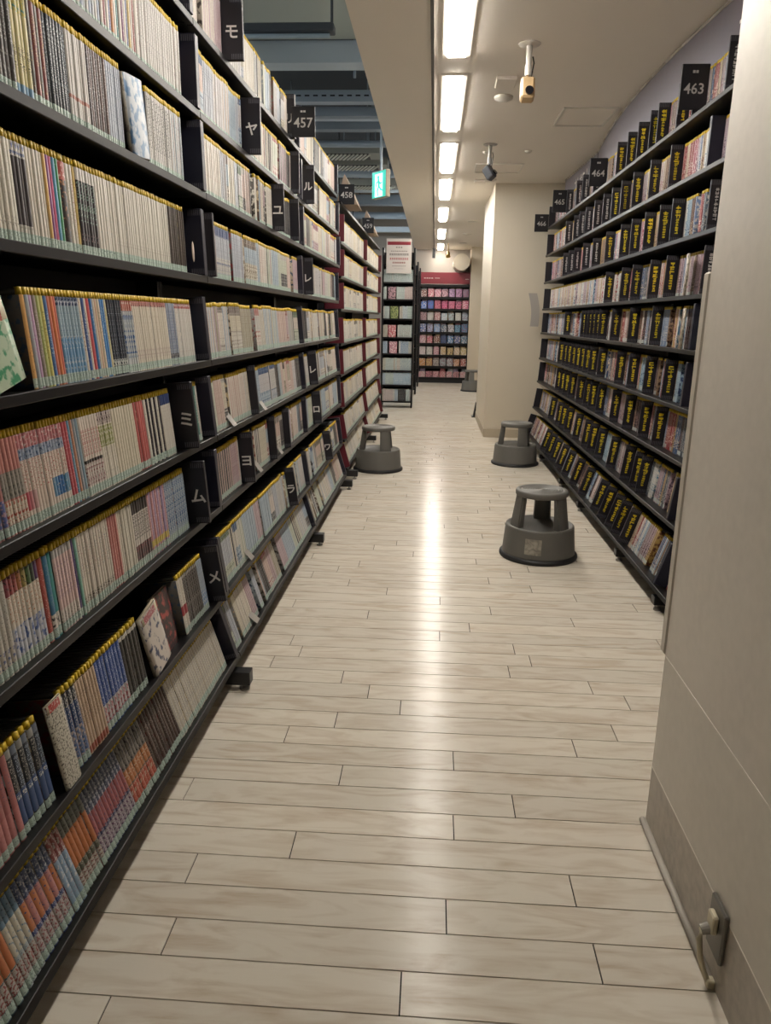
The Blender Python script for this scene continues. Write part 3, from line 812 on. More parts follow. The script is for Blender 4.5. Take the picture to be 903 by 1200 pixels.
# --- the two farther bays: series made up from the same muted palette
PAL = [('c6c0b4', '7c7068'), ('c9c2b6', 'a86c64'), ('bcb8b0', '4c5c84'), ('c4bba6', '6c5c4c'), ('b8b4b4', '3c3834'), ('a8acb4', '44587c'), ('c8bcb0', '9c4c4c'),
       ('54504e', 'a8a49c'), ('b0989c', '7c3c4c'), ('a8a08c', '4c4438'), ('9cacb8', '3c5478'), ('3c3c40', 'b0aca4'), ('c0a89c', '8c5048'), ('b8bca8', '5c6c54')]
rb = random.Random(21)
def fill(row, ya, yb, key, rows=None, dx=0.0, pal=PAL, gaps=True, th=(0.0125, 0.0155)):
    y = ya
    while y < yb - 0.02:
        n = rb.choice((2, 3, 4, 5, 6, 8, 10, 13))
        t = rb.uniform(*th)
        n = max(1, min(n, int((yb - y) / t)))
        p = rb.choice(pal); p2 = rb.choice(pal)
        st = rb.random()
        if st < 0.5: ds = [S(p[0], p[1], (.3, .92, rb.uniform(.25, .5)))]
        elif st < 0.75: ds = [S(p[0], p[1], (.35, .85, .4), art=(.14, rb.uniform(.3, .5), p2[0], p2[1], .5), cap=(rb.uniform(.8, .92), p2[1], p2[0], .3))]
        else: ds = [S(p[0], p[1], (.3, .92, .4)), S(p2[0], p2[1], (.3, .92, .3))]
        run(row, y, y + n * t, n, ds, 'comic', key, h=CH * rb.uniform(0.96, 1.01), rows=rows, dx=dx)
        y += n * t
        if gaps and rb.random() < 0.18: y += rb.uniform(0.03, 0.07)
for r in SPEC:
    fill(r, 0.58, SPEC[r][0][0] - 0.001, 'near', gaps=False)
LDIV = []     # (row, y, letter or None, protrusion, material)
def ldiv(row, y, letter=None, out=0.045, m=None, w=0.016): LDIV.append((row, y, letter, out, m or M_BOARD, w))
for r in ROWS:
    # a plain board closes every bay on every shelf
    ldiv(r, 2.415 if r not in 'H' else 2.40, None, 0.022, M_NAVY, 0.030)
    ldiv(r, 4.16, None, 0.022, M_NAVY, 0.030)
    ldiv(r, 5.655, None, 0.022, M_NAVY, 0.030)
ldiv('E', 2.165, 'ミ', 0.045); ldiv('F', 2.20, 'ム', 0.050); ldiv('G', 2.32, 'メ', 0.045)
ldiv('T', 2.83, 'モ', 0.070); ldiv('A', 3.06, 'ヤ', 0.060); ldiv('B', 3.50, 'ユ', 0.050); ldiv('F', 2.80, 'ヨ', 0.050); ldiv('G', 3.66, 'ラ', 0.045)
ldiv('T', 3.97, 'リ', 0.035, None, 0.03); ldiv('A', 4.32, 'ル', 0.060); ldiv('C', 4.30, 'レ', 0.055); ldiv('E', 4.42, 'レ', 0.050); ldiv('F', 4.50, 'ロ', 0.050); ldiv('G', 4.95, 'ワ', 0.045)
ldiv('C', 2.50, None, 0.03); ldiv('A', 3.98, None, 0.04); ldiv('B', 3.92, None, 0.04); ldiv('E', 3.0, None, 0.03, M_BOARD); ldiv('F', 3.30, None, 0.03); ldiv('F', 3.62, None, 0.03)
for r in ROWS:
    cuts = sorted([y for (rr, y, *_x) in LDIV if rr == r and 2.43 < y < 5.7])
    ya = 2.447 if r not in 'H' else 2.43
    for yc in cuts:
        ww = [q[5] for q in LDIV if q[0] == r and q[1] == yc][0]
        fill(r, ya, yc - ww / 2 - 0.001, 'far')
        ya = yc + ww / 2 + 0.001

# divider boards: a black board with ridged ends that stands out from the row of spines
def board_mesh(name, depth, height, w, m, ribs=True):
    bm = N()
    bx(bm, -depth, 0.0, -w / 2, w / 2, 0.0, height, bev=0.0015)
    if ribs:
        for zc in (0.004, height - 0.020):
            for k in range(7):
                x = -0.004 - k * 0.006
                bx(bm, x - 0.0014, x + 0.0014, -w / 2 - 0.0008, w / 2 + 0.0008, zc, zc + 0.016, mi=1)
    return me(name, bm, m, mat('grey_rib', '55535a', 0.5))
_bm = {}
ROMAJI = dict(zip('ミムメモヤユヨラリルレロワ', 'mi mu me mo ya yu yo ra ri ru re ro wa'.split()))
seen_div = {}
for (r, y, letter, out, m_, w_) in LDIV:
    fx, fz, ti = ROWS[r]
    k = (round(out, 3), w_, m_.name, letter is not None)
    if k not in _bm: _bm[k] = board_mesh('board', CW + out, 0.196, w_, m_, True)
    bay = 'nearest' if y < 2.5 else ('second' if y < 4.2 else 'third')
    if letter:
        lab = 'black divider board lettered %s (%s) on the %s shelf of the %s left bookcase' % (letter, ROMAJI[letter], RNAME[r], bay)
    else:
        kk = (r, bay); seen_div[kk] = seen_div.get(kk, 0) + 1
        what = 'plain dark end board closing' if m_ is M_NAVY else 'plain black board between comics on'
        lab = '%s the %s shelf of the %s left bookcase' % (what, RNAME[r], bay)
        if m_ is not M_NAVY and sum(1 for q in LDIV if q[0] == r and q[2] is None and q[4] is not M_NAVY) > 1:
            lab += (', nearer one' if y < 3.5 else ', farther one')
    t_ = thing('divider_board', lab, 'divider', group='divider boards of the left bookcases')
    sb = 0.014 - out
    t_.matrix_world = place_matrix('L', LX(fx, y) - sb * math.cos(ti), y, fz - sb * math.sin(ti) + 0.0005 + (out > 0.02) * 0.002, ti)
    obj('board', _bm[k], t_)
    if letter:
        tm = text_mesh(letter, 0.050, M_WHITEINK, 0.0003, 0.001)
        obj('letter', tm, t_, M=Matrix.Translation((-max(out * 0.55, 0.026), -w_ / 2 - 0.0011, 0.085)) @ Matrix.Rotation(PI / 2, 4, 'X'))

# comics turned cover-out and loose cards on the left shelves
def cover_mesh(name, w_, h, t, base, ink, amt=0.5, sc=0.5, title=None, m_=None):
    g = volume_geo([(0, 1, lin(base), lin(ink), amt, sc, 0)], w_, h, t, lin('b8b0a0'), lin('8c8478'), len(name) * 13 + int(w_ * 1000) + int(h * 991))
    if title:
        g2 = volume_geo([(0, 1, lin(title[2]), lin(title[3]), .4, 2.0, 0)], w_ * 0.9, h * (title[1] - title[0]), 0.0006, lin(title[2]), lin(title[3]), 5)
        g2[0] = g2[0] + np.array([0.0007, 0, h * title[0]])
        G = [np.concatenate([g[i], g2[i] + (len(g[0]) if i == 1 else 0)]) for i in range(7)]
        g = G
    return geo_mesh(name, g, [M_PRINT])
def cover_out(row, y, base, ink, label, roll=0.0, w_=0.122, h=0.176, setback=0.004, extra_tilt=0.02, t=0.012, title=None, amt=.5, sc=.5, cat='comic', yaw=0.0, dz=0.0, name='cover_out_comic'):
    fx, fz, ti = ROWS[row]
    o = obj(name, cover_mesh('cover', w_, h, t, base, ink, amt, sc, title))
    tag(o, label, cat, 'comics shown cover-out on the left bookcases')
    lift = abs(math.sin(roll)) * w_ / 2
    M = place_matrix('L', LX(fx, y) - setback * math.cos(ti), y, fz - setback * math.sin(ti) + 0.0005 + lift + dz, ti + extra_tilt)
    o.matrix_world = M @ Matrix.Rotation(yaw, 4, 'Z') @ Matrix.Rotation(roll, 4, 'X')
    return o
cover_out('D', 1.262, 'b4c4ac', '3c8c64', 'green and white comic cover leaning on the fifth shelf at the left edge', roll=0.22, w_=0.125, h=0.15, title=(.72, .95, 'b05c4c', 'd8c8bc'), setback=-0.001)
cover_out('B', 1.948, 'a8b0b8', '54789c', 'pale blue comic shown cover-out on the seventh shelf beside striped comics', roll=0.10, w_=0.118, sc=.35, amt=.6)
cover_out('G', 1.826, 'c4bcb4', '343c5c', 'white comic cover with a dark figure on the second shelf', roll=0.14, w_=0.118, sc=.45, amt=.42, title=(.86, .97, 'a85c64', 'd8ccc4'))
cover_out('G', 1.95, '3a3030', 'a8504c', 'dark comic cover with red spot behind the white cover, second shelf', w_=0.13, setback=0.03, sc=.4)
cover_out('G', 1.300, 'b9b4a6', '55504a', 'cream leaflet with small print and red tabs standing among dark comics', w_=0.062, h=0.19, t=0.006, setback=0.002, sc=2.2, amt=.5, title=(.9, .99, 'a84440', 'd8c8bc'), name='printed_leaflet', cat='leaflet')

def flap(row, y, label, w_=0.05, h=0.10, col='8f8a84', out=0.0):
    """a thin clear-plastic shelf card whose foot curls outward"""
    fx, fz, ti = ROWS[row]
    bm = N(); pts = []
    for i in range(9):
        s = i / 8
        pts.append((0.020 * (1 - s) ** 2 - 0.03 * s + out, 0.0005 + s * h))
    T = 0.0012
    rows_ = []
    for (x, z) in pts:
        rows_.append([bm.verts.new((x, -w_ / 2, z)), bm.verts.new((x, w_ / 2, z)), bm.verts.new((x - T, w_ / 2, z)), bm.verts.new((x - T, -w_ / 2, z))])
    for a, b_ in zip(rows_, rows_[1:]):
        for k in range(4):
            bm.faces.new((a[k], a[(k + 1) % 4], b_[(k + 1) % 4], b_[k]))
    bm.faces.new(rows_[0][::-1]); bm.faces.new(rows_[-1])
    bmesh.ops.recalc_face_normals(bm, faces=bm.faces)
    o = tag(obj('shelf_card', me('shelf_card', bm, mat('clear_card_' + col, col, 0.4, spec=0.4))), label, 'card', 'curled plastic cards on the left shelves')
    o.matrix_world = place_matrix('L', LX(fx, y) - 0.012, y, fz, ti)
flap('E', 2.66, 'curled clear plastic card on the fourth shelf past the bay divider')
flap('E', 3.16, 'curled clear plastic card farther along the fourth left shelf')
flap('F', 3.02, 'curled clear plastic card on the third left shelf near the lettered board')
flap('F', 3.45, 'curled clear plastic card farther along the third left shelf')
flap('G', 2.78, 'curled clear plastic card on the second left shelf')
flap('H', 2.72, 'curled clear plastic card on the bottom left shelf')
# white oval tag on the board that closes the sixth shelf
o = obj('oval_tag', me('oval_tag', lathe(N(), [(0.0, 0.0), (0.012, 0.0), (0.013, 0.001), (0.012, 0.002), (0.0, 0.002)], 20), mat('pale_tag', 'b5a294', 0.5)))
tag(o, 'pale oval tag hanging on dark board at sixth shelf of nearest left bookcase', 'tag')
fx, fz, ti = ROWS['C']
o.matrix_world = place_matrix('L', LX(fx, 2.31) + 0.001, 2.31, fz + 0.065, ti) @ Matrix.Rotation(PI / 2, 4, 'Y') @ Matrix.Diagonal((2.3, 0.75, 1, 1))

# ------------------------------------------------------------------ farther left bookcase with red dividers
ROWB = {'H': (-0.700, 0.10, 0.28), 'G': (-0.725, 0.335, 0.16), 'F': (-0.745, 0.595, 0.08), 'E': (-0.752, 0.858, 0.05), 'D': (-0.752, 1.102, 0.04), 'C': (-0.752, 1.366, 0.02), 'B': (-0.752, 1.612, 0.0), 'A': (-0.752, 1.868, 0.0), 'T': (-0.752, 2.150, 0.0)}
bookcase(5.98, 7.98, 'black bookcase with red dividers behind the grey stool, nearer half', ROWB, (6.05, 7.96), top=2.16)
bookcase(7.98, 9.90, 'black bookcase with red dividers farther down the aisle, end half', ROWB, (9.85,), top=2.16)
PALB = [('cbc6ba', '8c857c'), ('c8c2b4', 'a07068'), ('c4bfb4', '6c6a6c'), ('b8b4ac', '5c5854'), ('c9bfa8', '8c7c5c')]
_rd = board_mesh('red_board', CW + 0.035, 0.196, 0.022, M_RED, False)
for r in ROWB:
    if r == 'T': continue
    fx, fz, ti = ROWB[r]
    ys = [6.04, 7.94, 9.86]
    for i, y in enumerate(ys):
        t_ = obj('red_divider_board', _rd)
        tag(t_, 'dark red divider board on the %s shelf of far left bookcase, %s along' % (RNAME[r], ORD[i + 1]), 'divider', 'red divider boards')
        t_.matrix_world = place_matrix('L', LX(fx, y) + 0.020, y, fz + 0.002 + 0.02 * math.sin(ti), ti)
    for a, b_ in ((6.06, 7.92), (7.96, 9.84)):
        fill(r, a, b_, 'far', rows=ROWB, pal=PALB, gaps=False)

# ------------------------------------------------------------------ right rack with disc cases
KR = -0.005
def RX(x, Y): return x + KR * (Y - 4.0)
RR = {1: (1.050, 0.118, 0.30), 2: (1.130, 0.388, 0.13), 3: (1.160, 0.668, 0.06), 4: (1.165, 0.914, 0.04), 5: (1.165, 1.178, 0.02), 6: (1.165, 1.424, 0.02), 7: (1.165, 1.692, 0.0), 8: (1.165, 1.962, 0.0), 9: (1.165, 2.232, 0.0)}
RBACK = 1.43
for (ya, yb, lab) in ((2.70, 4.55, 'black shelf rack on the right, nearest section behind the wall end'), (4.55, 6.45, 'black shelf rack on the right, middle section'), (6.45, 8.30, 'black shelf rack on the right, far section by the pillar')):
    yc = (ya + yb) / 2; hw = (yb - ya) / 2 - 0.0015
    t_ = thing('shelf_rack', lab, 'shelf rack', (RX(1.25, yc), yc, 0), -KR)
    for r in RR:
        fx, fz, ti = RR[r]
        bm = N()
        M = Matrix.Translation((fx - 1.25, 0, fz)) @ Matrix.Rotation(ti, 4, 'Y')
        bx(bm, 0.0, RBACK - fx - 0.006, -hw, hw, -0.012, 0.0, M=M)
        bx(bm, -0.003, 0.016, -hw, hw, -0.018, 0.002, bev=0.0015, M=M)
        obj('shelf', me('shelf', bm, M_BLACK), t_)
    obj('back_panel', me('back_panel', bx(N(), RBACK - 1.25, RBACK - 1.23, -hw, hw, 0.03, 2.26), M_DARK), t_)
    for s in (-1, 1):
        obj('upright', me('upright', bx(N(), 0.12, RBACK - 1.25, s * (hw - 0.01) - 0.01, s * (hw - 0.01) + 0.01, 0.0, 2.28), M_BLACK), t_)
    obj('kick_plate', me('kick_plate', bx(N(), 1.20 - 1.25, 1.215 - 1.25, -hw, hw, 0.0, 0.12), M_DARK), t_)
    for fy in (ya + 0.62, yb - 0.5):
        bm = N(); cyl(bm, (1.075 - 1.25, fy - yc, 0.0), (1.075 - 1.25, fy - yc, 0.012), 0.018, seg=12)
        cyl(bm, (1.075 - 1.25, fy - yc, 0.012), (1.075 - 1.25, fy - yc, 0.035), 0.006, seg=10)
        ft = obj('foot', me('foot', bx(N(), 1.05 - 1.25, 1.24 - 1.25, fy - yc - 0.024, fy - yc + 0.024, 0.03, 0.07, bev=0.002), mat('black_foot_steel', '171618', 0.4)), t_)
        obj('levelling_bolt', me('levelling_bolt', bm, M_STEEL), ft)

RB = {9: [7.26, 6.8, 6.54, 6.11, 5.4, 5.13, 4.89, 4.64, 4.49, 4.15, 3.92, 3.51], 8: [7.19, 6.8, 6.57, 6.32, 5.99, 5.7, 5.44, 5.19, 4.9, 4.54, 4.18, 3.63],
      7: [7.22, 6.94, 6.69, 6.31, 5.94, 5.51, 5.1, 4.84, 4.55, 4.27, 4.06, 3.54], 6: [5.43, 4.99, 4.73, 4.36, 4.07, 3.53], 5: [6.93, 6.17, 6.03, 5.93, 5.8, 5.67, 5.53, 5.15, 4.7, 4.23, 3.58],
      4: [7.15, 6.91, 6.73, 6.53, 6.33, 6.14, 5.96, 5.75, 5.45, 4.93, 4.62, 4.27, 3.92, 3.61], 3: [7.16, 6.94, 6.74, 6.48, 6.11, 5.83, 5.64, 5.38, 4.95, 4.61, 4.26, 3.99, 3.36],
      2: [7.26, 6.84, 6.64, 6.38, 5.99, 5.63, 5.42, 5.16, 4.8, 4.44, 4.22, 4.09, 3.51], 1: [7.08, 6.8, 6.51, 6.2, 5.9, 5.55, 5.2, 4.78, 4.58, 4.37, 4.22, 4.03, 3.35]}
RNAMER = {1: 'bottom', 2: 'second', 3: 'third', 4: 'fourth', 5: 'fifth', 6: 'sixth', 7: 'seventh', 8: 'eighth', 9: 'top'}
# illegible title columns: strokes set in square characters, bold first and small below
def glyph_column(seed, m_, w_=0.030, cols=(3, 6), h=0.135):
    rr = random.Random(seed); bm = N()
    z = h
    sizes = [0.026] * cols[0] + [0.015] * cols[1]
    tot = sum(sizes) + 0.002 * len(sizes)
    f = h / tot
    for s in sizes:
        s_ = s * f; ww = (s * 1.05 if s > 0.02 else s * 1.1)
        th = 0.0046 if s > 0.02 else 0.0030
        z -= s_
        for q in range(rr.choice((2, 3, 3))):
            zz = z + s_ * (0.12 + 0.76 * rr.random()); l = ww * rr.uniform(.6, 1)
            bx(bm, -l / 2, l / 2, -0.0003, 0.0003, zz - th / 2, zz + th / 2)
        for q in range(rr.choice((1, 2))):
            xx = ww * (rr.random() - 0.5) * 0.8
            bx(bm, xx - th / 2, xx + th / 2, -0.0003, 0.0003, z + s_ * 0.05, z + s_ * 0.95)
        z -= 0.002 * f
    bmesh.ops.translate(bm, vec=(0, 0, -h / 2), verts=bm.verts)
    return me('title', bm, m_)
TITLES = [glyph_column(s, M_YELINK) for s in range(8)]
TITLESW = [glyph_column(40 + s, M_WHITEINK, cols=(0, 9)) for s in range(3)]
BOUT = 0.058
BW = 0.010
_rb = board_mesh('board', 0.17, 0.205, BW, M_BOARD, False)
def ribbed():
    bm = N()
    bx(bm, -0.17, 0.0, -BW / 2, BW / 2, 0, 0.205, bev=0.0015)
    for zc in (0.004, 0.183):
        for k in range(8):
            x = -0.004 - k * 0.007
            bx(bm, x - 0.0016, x + 0.0016, -BW / 2 - 0.0007, BW / 2 + 0.0007, zc, zc + 0.018, mi=1)
    return me('board', bm, M_BOARD, M_RIB)
M_RIB = mat('grey_rib', '55535a', 0.5)
_rb = ribbed()
_rn = me('board', bx(N(), -0.15, 0.0, -0.012, 0.012, 0, 0.205, bev=0.002), M_NAVY)
M_RIB = mat('grey_rib', '55535a', 0.5)
RBOARDS = {}
for r in RB:
    fx, fz, ti = RR[r]
    ys = sorted(RB[r])
    RBOARDS[r] = []
    for i, y in enumerate(ys):
        last = (i == 0)
        kind = 'white' if (r >= 7 and y > 5.6) or (last and r in (9, 7, 6)) else ('plain' if last else 'yellow')
        sp = 0.004
        M = place_matrix('R', RX(fx, y) + sp * math.cos(ti), y, fz - sp * math.sin(ti) + 0.0035, ti)
        nth = ordn(i + 1)
        what = {'yellow': 'black board with yellow title', 'white': 'black board with white title', 'plain': 'plain dark divider board'}[kind]
        lab = '%s, %s from wall end, %s shelf of right rack' % (what, nth, RNAMER[r])
        t_ = thing('title_board', lab, 'divider', group='divider boards of the right rack')
        t_.matrix_world = M
        obj('board', _rn if kind == 'plain' else _rb, t_)
        if kind != 'plain':
            tm = random.Random(r * 100 + i).choice(TITLES if kind == 'yellow' else TITLESW)
            obj('title', tm, t_, M=Matrix.Translation((-0.030, BW / 2 + 0.0004, 0.104)) @ Matrix.Rotation(PI, 4, 'Z'))
        RBOARDS[r].append((y, kind))
    # end board at the pillar
    t_ = obj('end_board', me('end_board', bx(N(), -0.20, 0.0, -0.008, 0.008, 0, 0.20, bev=0.0015), M_BOARD))
    tag(t_, 'plain black end board on the %s shelf of the right rack at the pillar' % RNAMER[r], 'divider', 'end boards of the right rack')
    t_.matrix_world = place_matrix('R', RX(fx, 8.26) - 0.0 * math.cos(ti), 8.26, fz + 0.0035, ti)

def dvd_occl(r):
    fx = RR[r][0]
    bys = [y for (y, k) in RBOARDS[r]]
    def f(p):
        if p.y < 3.05: return True
        # hidden by the near wall end?
        if p.x / p.y > (XW + 0.02) / 1.79: return True
        for yb in bys:
            if yb < p.y:
                xh = p.x * yb / p.y
                if xh > RX(fx, yb) + 0.006: return True
        return False
    return f
DPAL = [('9c8c8c', '6c2c3c'), ('c4bcb4', 'a84c54'), ('6c80a0', 'c8c4c0'), ('5c4038', 'b89878'), ('b8a488', '6c3c30'), ('a8606c', 'e0c8c4'), ('2c262a', '906c68'), ('8c3438', 'd0b4a4'),
        ('90a8b8', '34486c'), ('8c7058', '3c2824'), ('c8c4bc', '5c7c94'), ('4c545f', 'b0a8a0'), ('a8884c', '5c3424'), ('40587c', 'c8b8a4'), ('a89098', '4c3c4c')]
CNAME = ['pink-grey', 'white', 'blue-grey', 'brown', 'cream', 'rose pink', 'dark', 'red', 'pale blue', 'tan', 'off-white', 'slate', 'ochre', 'steel blue', 'pale mauve']
rd = random.Random(5)
def dvd_seg(p, tall): return dz(p[0], p[1], (.25, .95, .5), art=(.14, rd.uniform(.35, .6), p[0], p[1], .55, 1.3), sticker='b4bcb8' if rd.random() < .6 else None)
DH = 0.190
def add_dvd(r, y, t, ci, lab, group, lean=0.0):
    fx, fz, ti = RR[r]
    key = ('dvd', ci, round(t, 4), rd.randrange(3))
    if key not in _geo:
        p = DPAL[ci]
        _geo[key] = volume_geo(dvd_seg(p, 1), t, DH, 0.13, lin(p[0]), lin(p[1]), len(_geo) + 3, 0.6)
    sp = BOUT + rd.uniform(0, 0.006)
    M = place_matrix('R', RX(fx, y) + sp * math.cos(ti), y, fz - sp * math.sin(ti) + 0.0004, ti, lean)
    add_volume('dvd', key, _geo[key], M, t, DH, lab, group, dvd_occl(r))
for r in RB:
    stops = [2.74] + [y for (y, k) in RBOARDS[r]] + [8.24]
    for i in range(len(stops) - 1):
        a, b_ = stops[i] + 0.014, stops[i + 1] - 0.014
        y = b_
        # the space right behind the nearer board stays partly empty so that covers show
        lim = a + (0.05 if rd.random() < 0.5 else 0.0)
        if r == 6 and i == len(stops) - 2: pass
        pos = 'before the %s board' % ordn(i + 1) if i < len(stops) - 2 else 'before the end board'
        while y > lim + 0.016:
            n = rd.choice((1, 1, 2, 3, 4))
            ci = rd.randrange(len(DPAL))
            if r == 6 and y > 5.5: ci = rd.choice((1, 10, 8, 4, 14))
            t = rd.choice((0.0140, 0.0145, 0.0150))
            for k in range(n):
                if y - t < lim: break
                y -= t
                lab = '%s disc case %s, %s shelf of right rack' % (CNAME[ci], pos, RNAMER[r])
                add_dvd(r, y + t / 2, t - 0.0005, ci, lab, lab)
            if rd.random() < 0.06: y -= rd.uniform(0.03, 0.07)

# ------------------------------------------------------------------ volumes become objects
COVERS_LEFT = []
stuffs = {}
_mesh = {}
for kind, limit, name, cat in (('comic', 300, 'comic_book', 'comic'), ('dvd', 300, 'disc_case', 'disc case')):
    vols = VOL[kind]
    # whole series are kept together: rank by the mean size of the series in view
    groups = {}
    for v in vols:
        groups.setdefault(v[7], []).append(v)
    ranked = sorted(((sum(x[0] for x in g) / len(g), lab) for lab, g in groups.items() if sum(x[0] for x in g) > 0), reverse=True)
    chosen = set(); cnt = 0
    singles = []
    if kind == 'comic':
        for m_, lab in ranked:
            g = [x for x in groups[lab] if x[0] > 0]
            if lab == 'comic' or cnt + len(g) > limit: continue
            chosen.update(id(x) for x in g); cnt += len(g)
    else:
        for x in sorted(vols, key=lambda v: -v[0])[:limit]:
            if x[0] > 0: chosen.add(id(x))
    st = Stuff()
    for v in vols:
        area, key, g, M, t, h, label, group = v
        if id(v) in chosen:
            if key not in _mesh: _mesh[key] = geo_mesh(name, g, [M_PRINT])
            o = obj(name, _mesh[key])
            o.matrix_world = M
            if kind == 'dvd':
                same = [x for x in vols if id(x) in chosen and x[6] == label]
                if len(same) > 1: label = ordn(sorted(same, key=lambda x: x[3].translation.y).index(v) + 1) + ' ' + label
            tag(o, label, cat, group)
            b1, b2 = bar_meshes(t)
            br = obj('guard_bar', b1, o, (0, 0, h + 0.0002))
            obj('yellow_tip', b2, br)
        else:
            st.add(g, M)
            a_, c_ = bar_boxes(t)
            st.add(plain_geo(a_ + c_), M @ Matrix.Translation((0, 0, h + 0.0002)))
    o = st.build({'comic': 'comic_rows', 'dvd': 'disc_case_rows'}[kind])
    tag(o, {'comic': 'tightly packed rows of farther comics filling the left bookcases', 'dvd': 'packed disc cases half hidden between boards on the right rack'}[kind], cat + 's', kind='stuff')

# a few large covers seen at the near end of the right rack
def right_cover(r, y, base, ink, label, roll=0.0, w_=0.13, t=0.014, sp=0.010, yaw=-0.28, sc=.5, amt=.5):
    fx, fz, ti = RR[r]
    o = obj('cover_out_case', cover_mesh('cover', w_, 0.188, t, base, ink, amt, sc))
    tag(o, label, 'disc case', 'disc cases shown cover-out on the right rack')
    o.matrix_world = place_matrix('R', RX(fx, y) + sp, y, fz + 0.001 - sp * math.sin(ti), ti) @ Matrix.Rotation(yaw, 4, 'Z') @ Matrix.Rotation(roll, 4, 'X')
right_cover(8, 3.42, '3c64a4', 'b4484c', 'blue and white disc cover with red figure on eighth right shelf', sc=.4)
right_cover(6, 3.78, 'b8b0a8', '6c6480', 'pale disc cover with a brown-haired figure on sixth right shelf', sc=.45)
right_cover(4, 3.40, 'c8b8ac', 'b0544c', 'cream disc cover with red lettering on the fourth right shelf near the wall', sc=1.2)
right_cover(5, 3.75, '6c5c50', 'b09c84', 'brown disc cover with a face on the fifth right shelf', sc=.45)

# ------------------------------------------------------------------ number signs
M_SIGN = mat('black_sign', '1a191d', 0.35)
M_SIGNTXT = mat('sign_print', 'b4b0ac', 0.5)
M_CARDB = mat('beige_cardboard', '9b8878', 0.7, noise=0.06, nscale=10)
def sign(x, y, z, num, lab, w_=0.125, h=0.185, prism=False, rz=0.0, size=0.062, foot=True, post=0.0):
    t_ = thing('number_sign', lab, 'sign', (x, y, z), rz, 'black number signs on top of the shelves')
    obj('panel', me('panel', bx(N(), -w_ / 2, w_ / 2, -0.004, 0.004, 0, h, bev=0.0015), M_SIGN), t_)
    obj('number', text_mesh(num, size, M_SIGNTXT, 0.0003, 0.0006), t_, M=Matrix.Translation((0, -0.0046, h * 0.45)) @ Matrix.Rotation(PI / 2, 4, 'X'))
    bm = N()
    for k in range(2): bx(bm, -0.013 + k * 0.014, -0.002 + k * 0.014, -0.0049, -0.0042, h * 0.80, h * 0.86)
    obj('caption', me('caption', bm, M_SIGNTXT), t_)
    if post:
        obj('post', me('post', bx(N(), -w_ / 2, -w_ / 2 + 0.02, -0.003, 0.003, -post, 0.0), M_SIGN), t_)
    if prism:
        bm = N()
        v = [bm.verts.new(p) for p in ((-0.085, 0.006, 0.0), (0.085, 0.006, 0.0), (-0.02, 0.006, h + 0.075), (-0.085, 0.36, 0.0), (0.085, 0.36, 0.0), (-0.02, 0.36, h + 0.075))]
        for f in ((0, 1, 2), (5, 4, 3), (0, 2, 5, 3), (1, 4, 5, 2), (0, 3, 4, 1)): bm.faces.new([v[i] for i in f])
        bmesh.ops.recalc_face_normals(bm, faces=bm.faces)
        obj('card_stand', me('card_stand', bm, M_CARDB), t_)
    return t_
sign(-0.668, 3.9500, 2.153, '457', 'black sign reading 457 on top of the left bookcases', h=0.137, w_=0.115)
sign(-0.708, 6.15, 2.152, '458', 'black sign reading 458 with a cardboard stand above red dividers', h=0.145, w_=0.12, prism=True)
sign(-0.716, 8.15, 2.152, '459', 'black sign reading 459 with a cardboard stand, farther down the left', h=0.15, w_=0.12, prism=True)
sign(1.152, 3.86, 2.250, '463', 'black sign reading 463 on the right rack nearest the wall end', h=0.19, post=0.017)
sign(1.148, 5.90, 2.250, '464', 'black sign reading 464 midway along the top of the right rack', h=0.19, post=0.0)
sign(1.105, 7.35, 2.262, '465', 'black sign reading 465 on the right rack, second from the pillar', h=0.19)
sign(1.070, 8.247, 2.19, '466', 'black sign reading 466 at the far end of the right rack', h=0.17, w_=0.14)

# header boards above the right rack, bowed out towards the aisle
M_HEAD = mat('grey_mauve_header', '6f6a74', 0.45)
def header(ya, yb, xa, xm, xb, z0, z1a, z1b, lab, n=16):
    t_ = thing('header_board', lab, 'header board', ((xa + xb) / 2, (ya + yb) / 2, z0), 0, 'header boards over the right rack')
    bm = N(); rows_ = []
    for i in range(n + 1):
        s = i / n; y = ya + (yb - ya) * s
        x = xa + (xb - xa) * s + (xm - (xa + xb) / 2) * 4 * s * (1 - s)
        z1 = z1a + (z1b - z1a) * s
        c = [(x, y, z0), (x + 0.012, y, z0), (x + 0.012, y, z1), (x, y, z1)]
        rows_.append([bm.verts.new((p[0] - t_.location.x, p[1] - t_.location.y, p[2] - z0)) for p in c])
    for a, b_ in zip(rows_, rows_[1:]):
        for k in range(4): bm.faces.new((a[k], a[(k + 1) % 4], b_[(k + 1) % 4], b_[k]))
    bm.faces.new(rows_[0]); bm.faces.new(rows_[-1][::-1])
    bmesh.ops.recalc_face_normals(bm, faces=bm.faces)
    obj('panel', me('panel', bm, M_HEAD), t_)
    bm = N()
    for i in range(n):
        s0, s1 = i / n, (i + 1) / n
        def pt(s):
            return (xa + (xb - xa) * s + (xm - (xa + xb) / 2) * 4 * s * (1 - s) - t_.location.x, ya + (yb - ya) * s - t_.location.y, z1a + (z1b - z1a) * s - z0)
        p, q = pt(s0), pt(s1)
        tube(bm, [p, q], 0.008, 6)
    obj('edge_trim', me('edge_trim', bm, mat('pale_edge_trim', 'a49c92', 0.4)), t_)
    return t_
h1 = header(2.9, 6.92, 1.37, 1.225, 1.335, 2.446, 2.688, 2.688, 'long grey-mauve header board above the right rack, bowed outward')
h2 = header(6.95, 8.25, 1.335, 1.315, 1.285, 2.446, 2.688, 2.688, 'short grey-mauve header board above the far end of right rack')
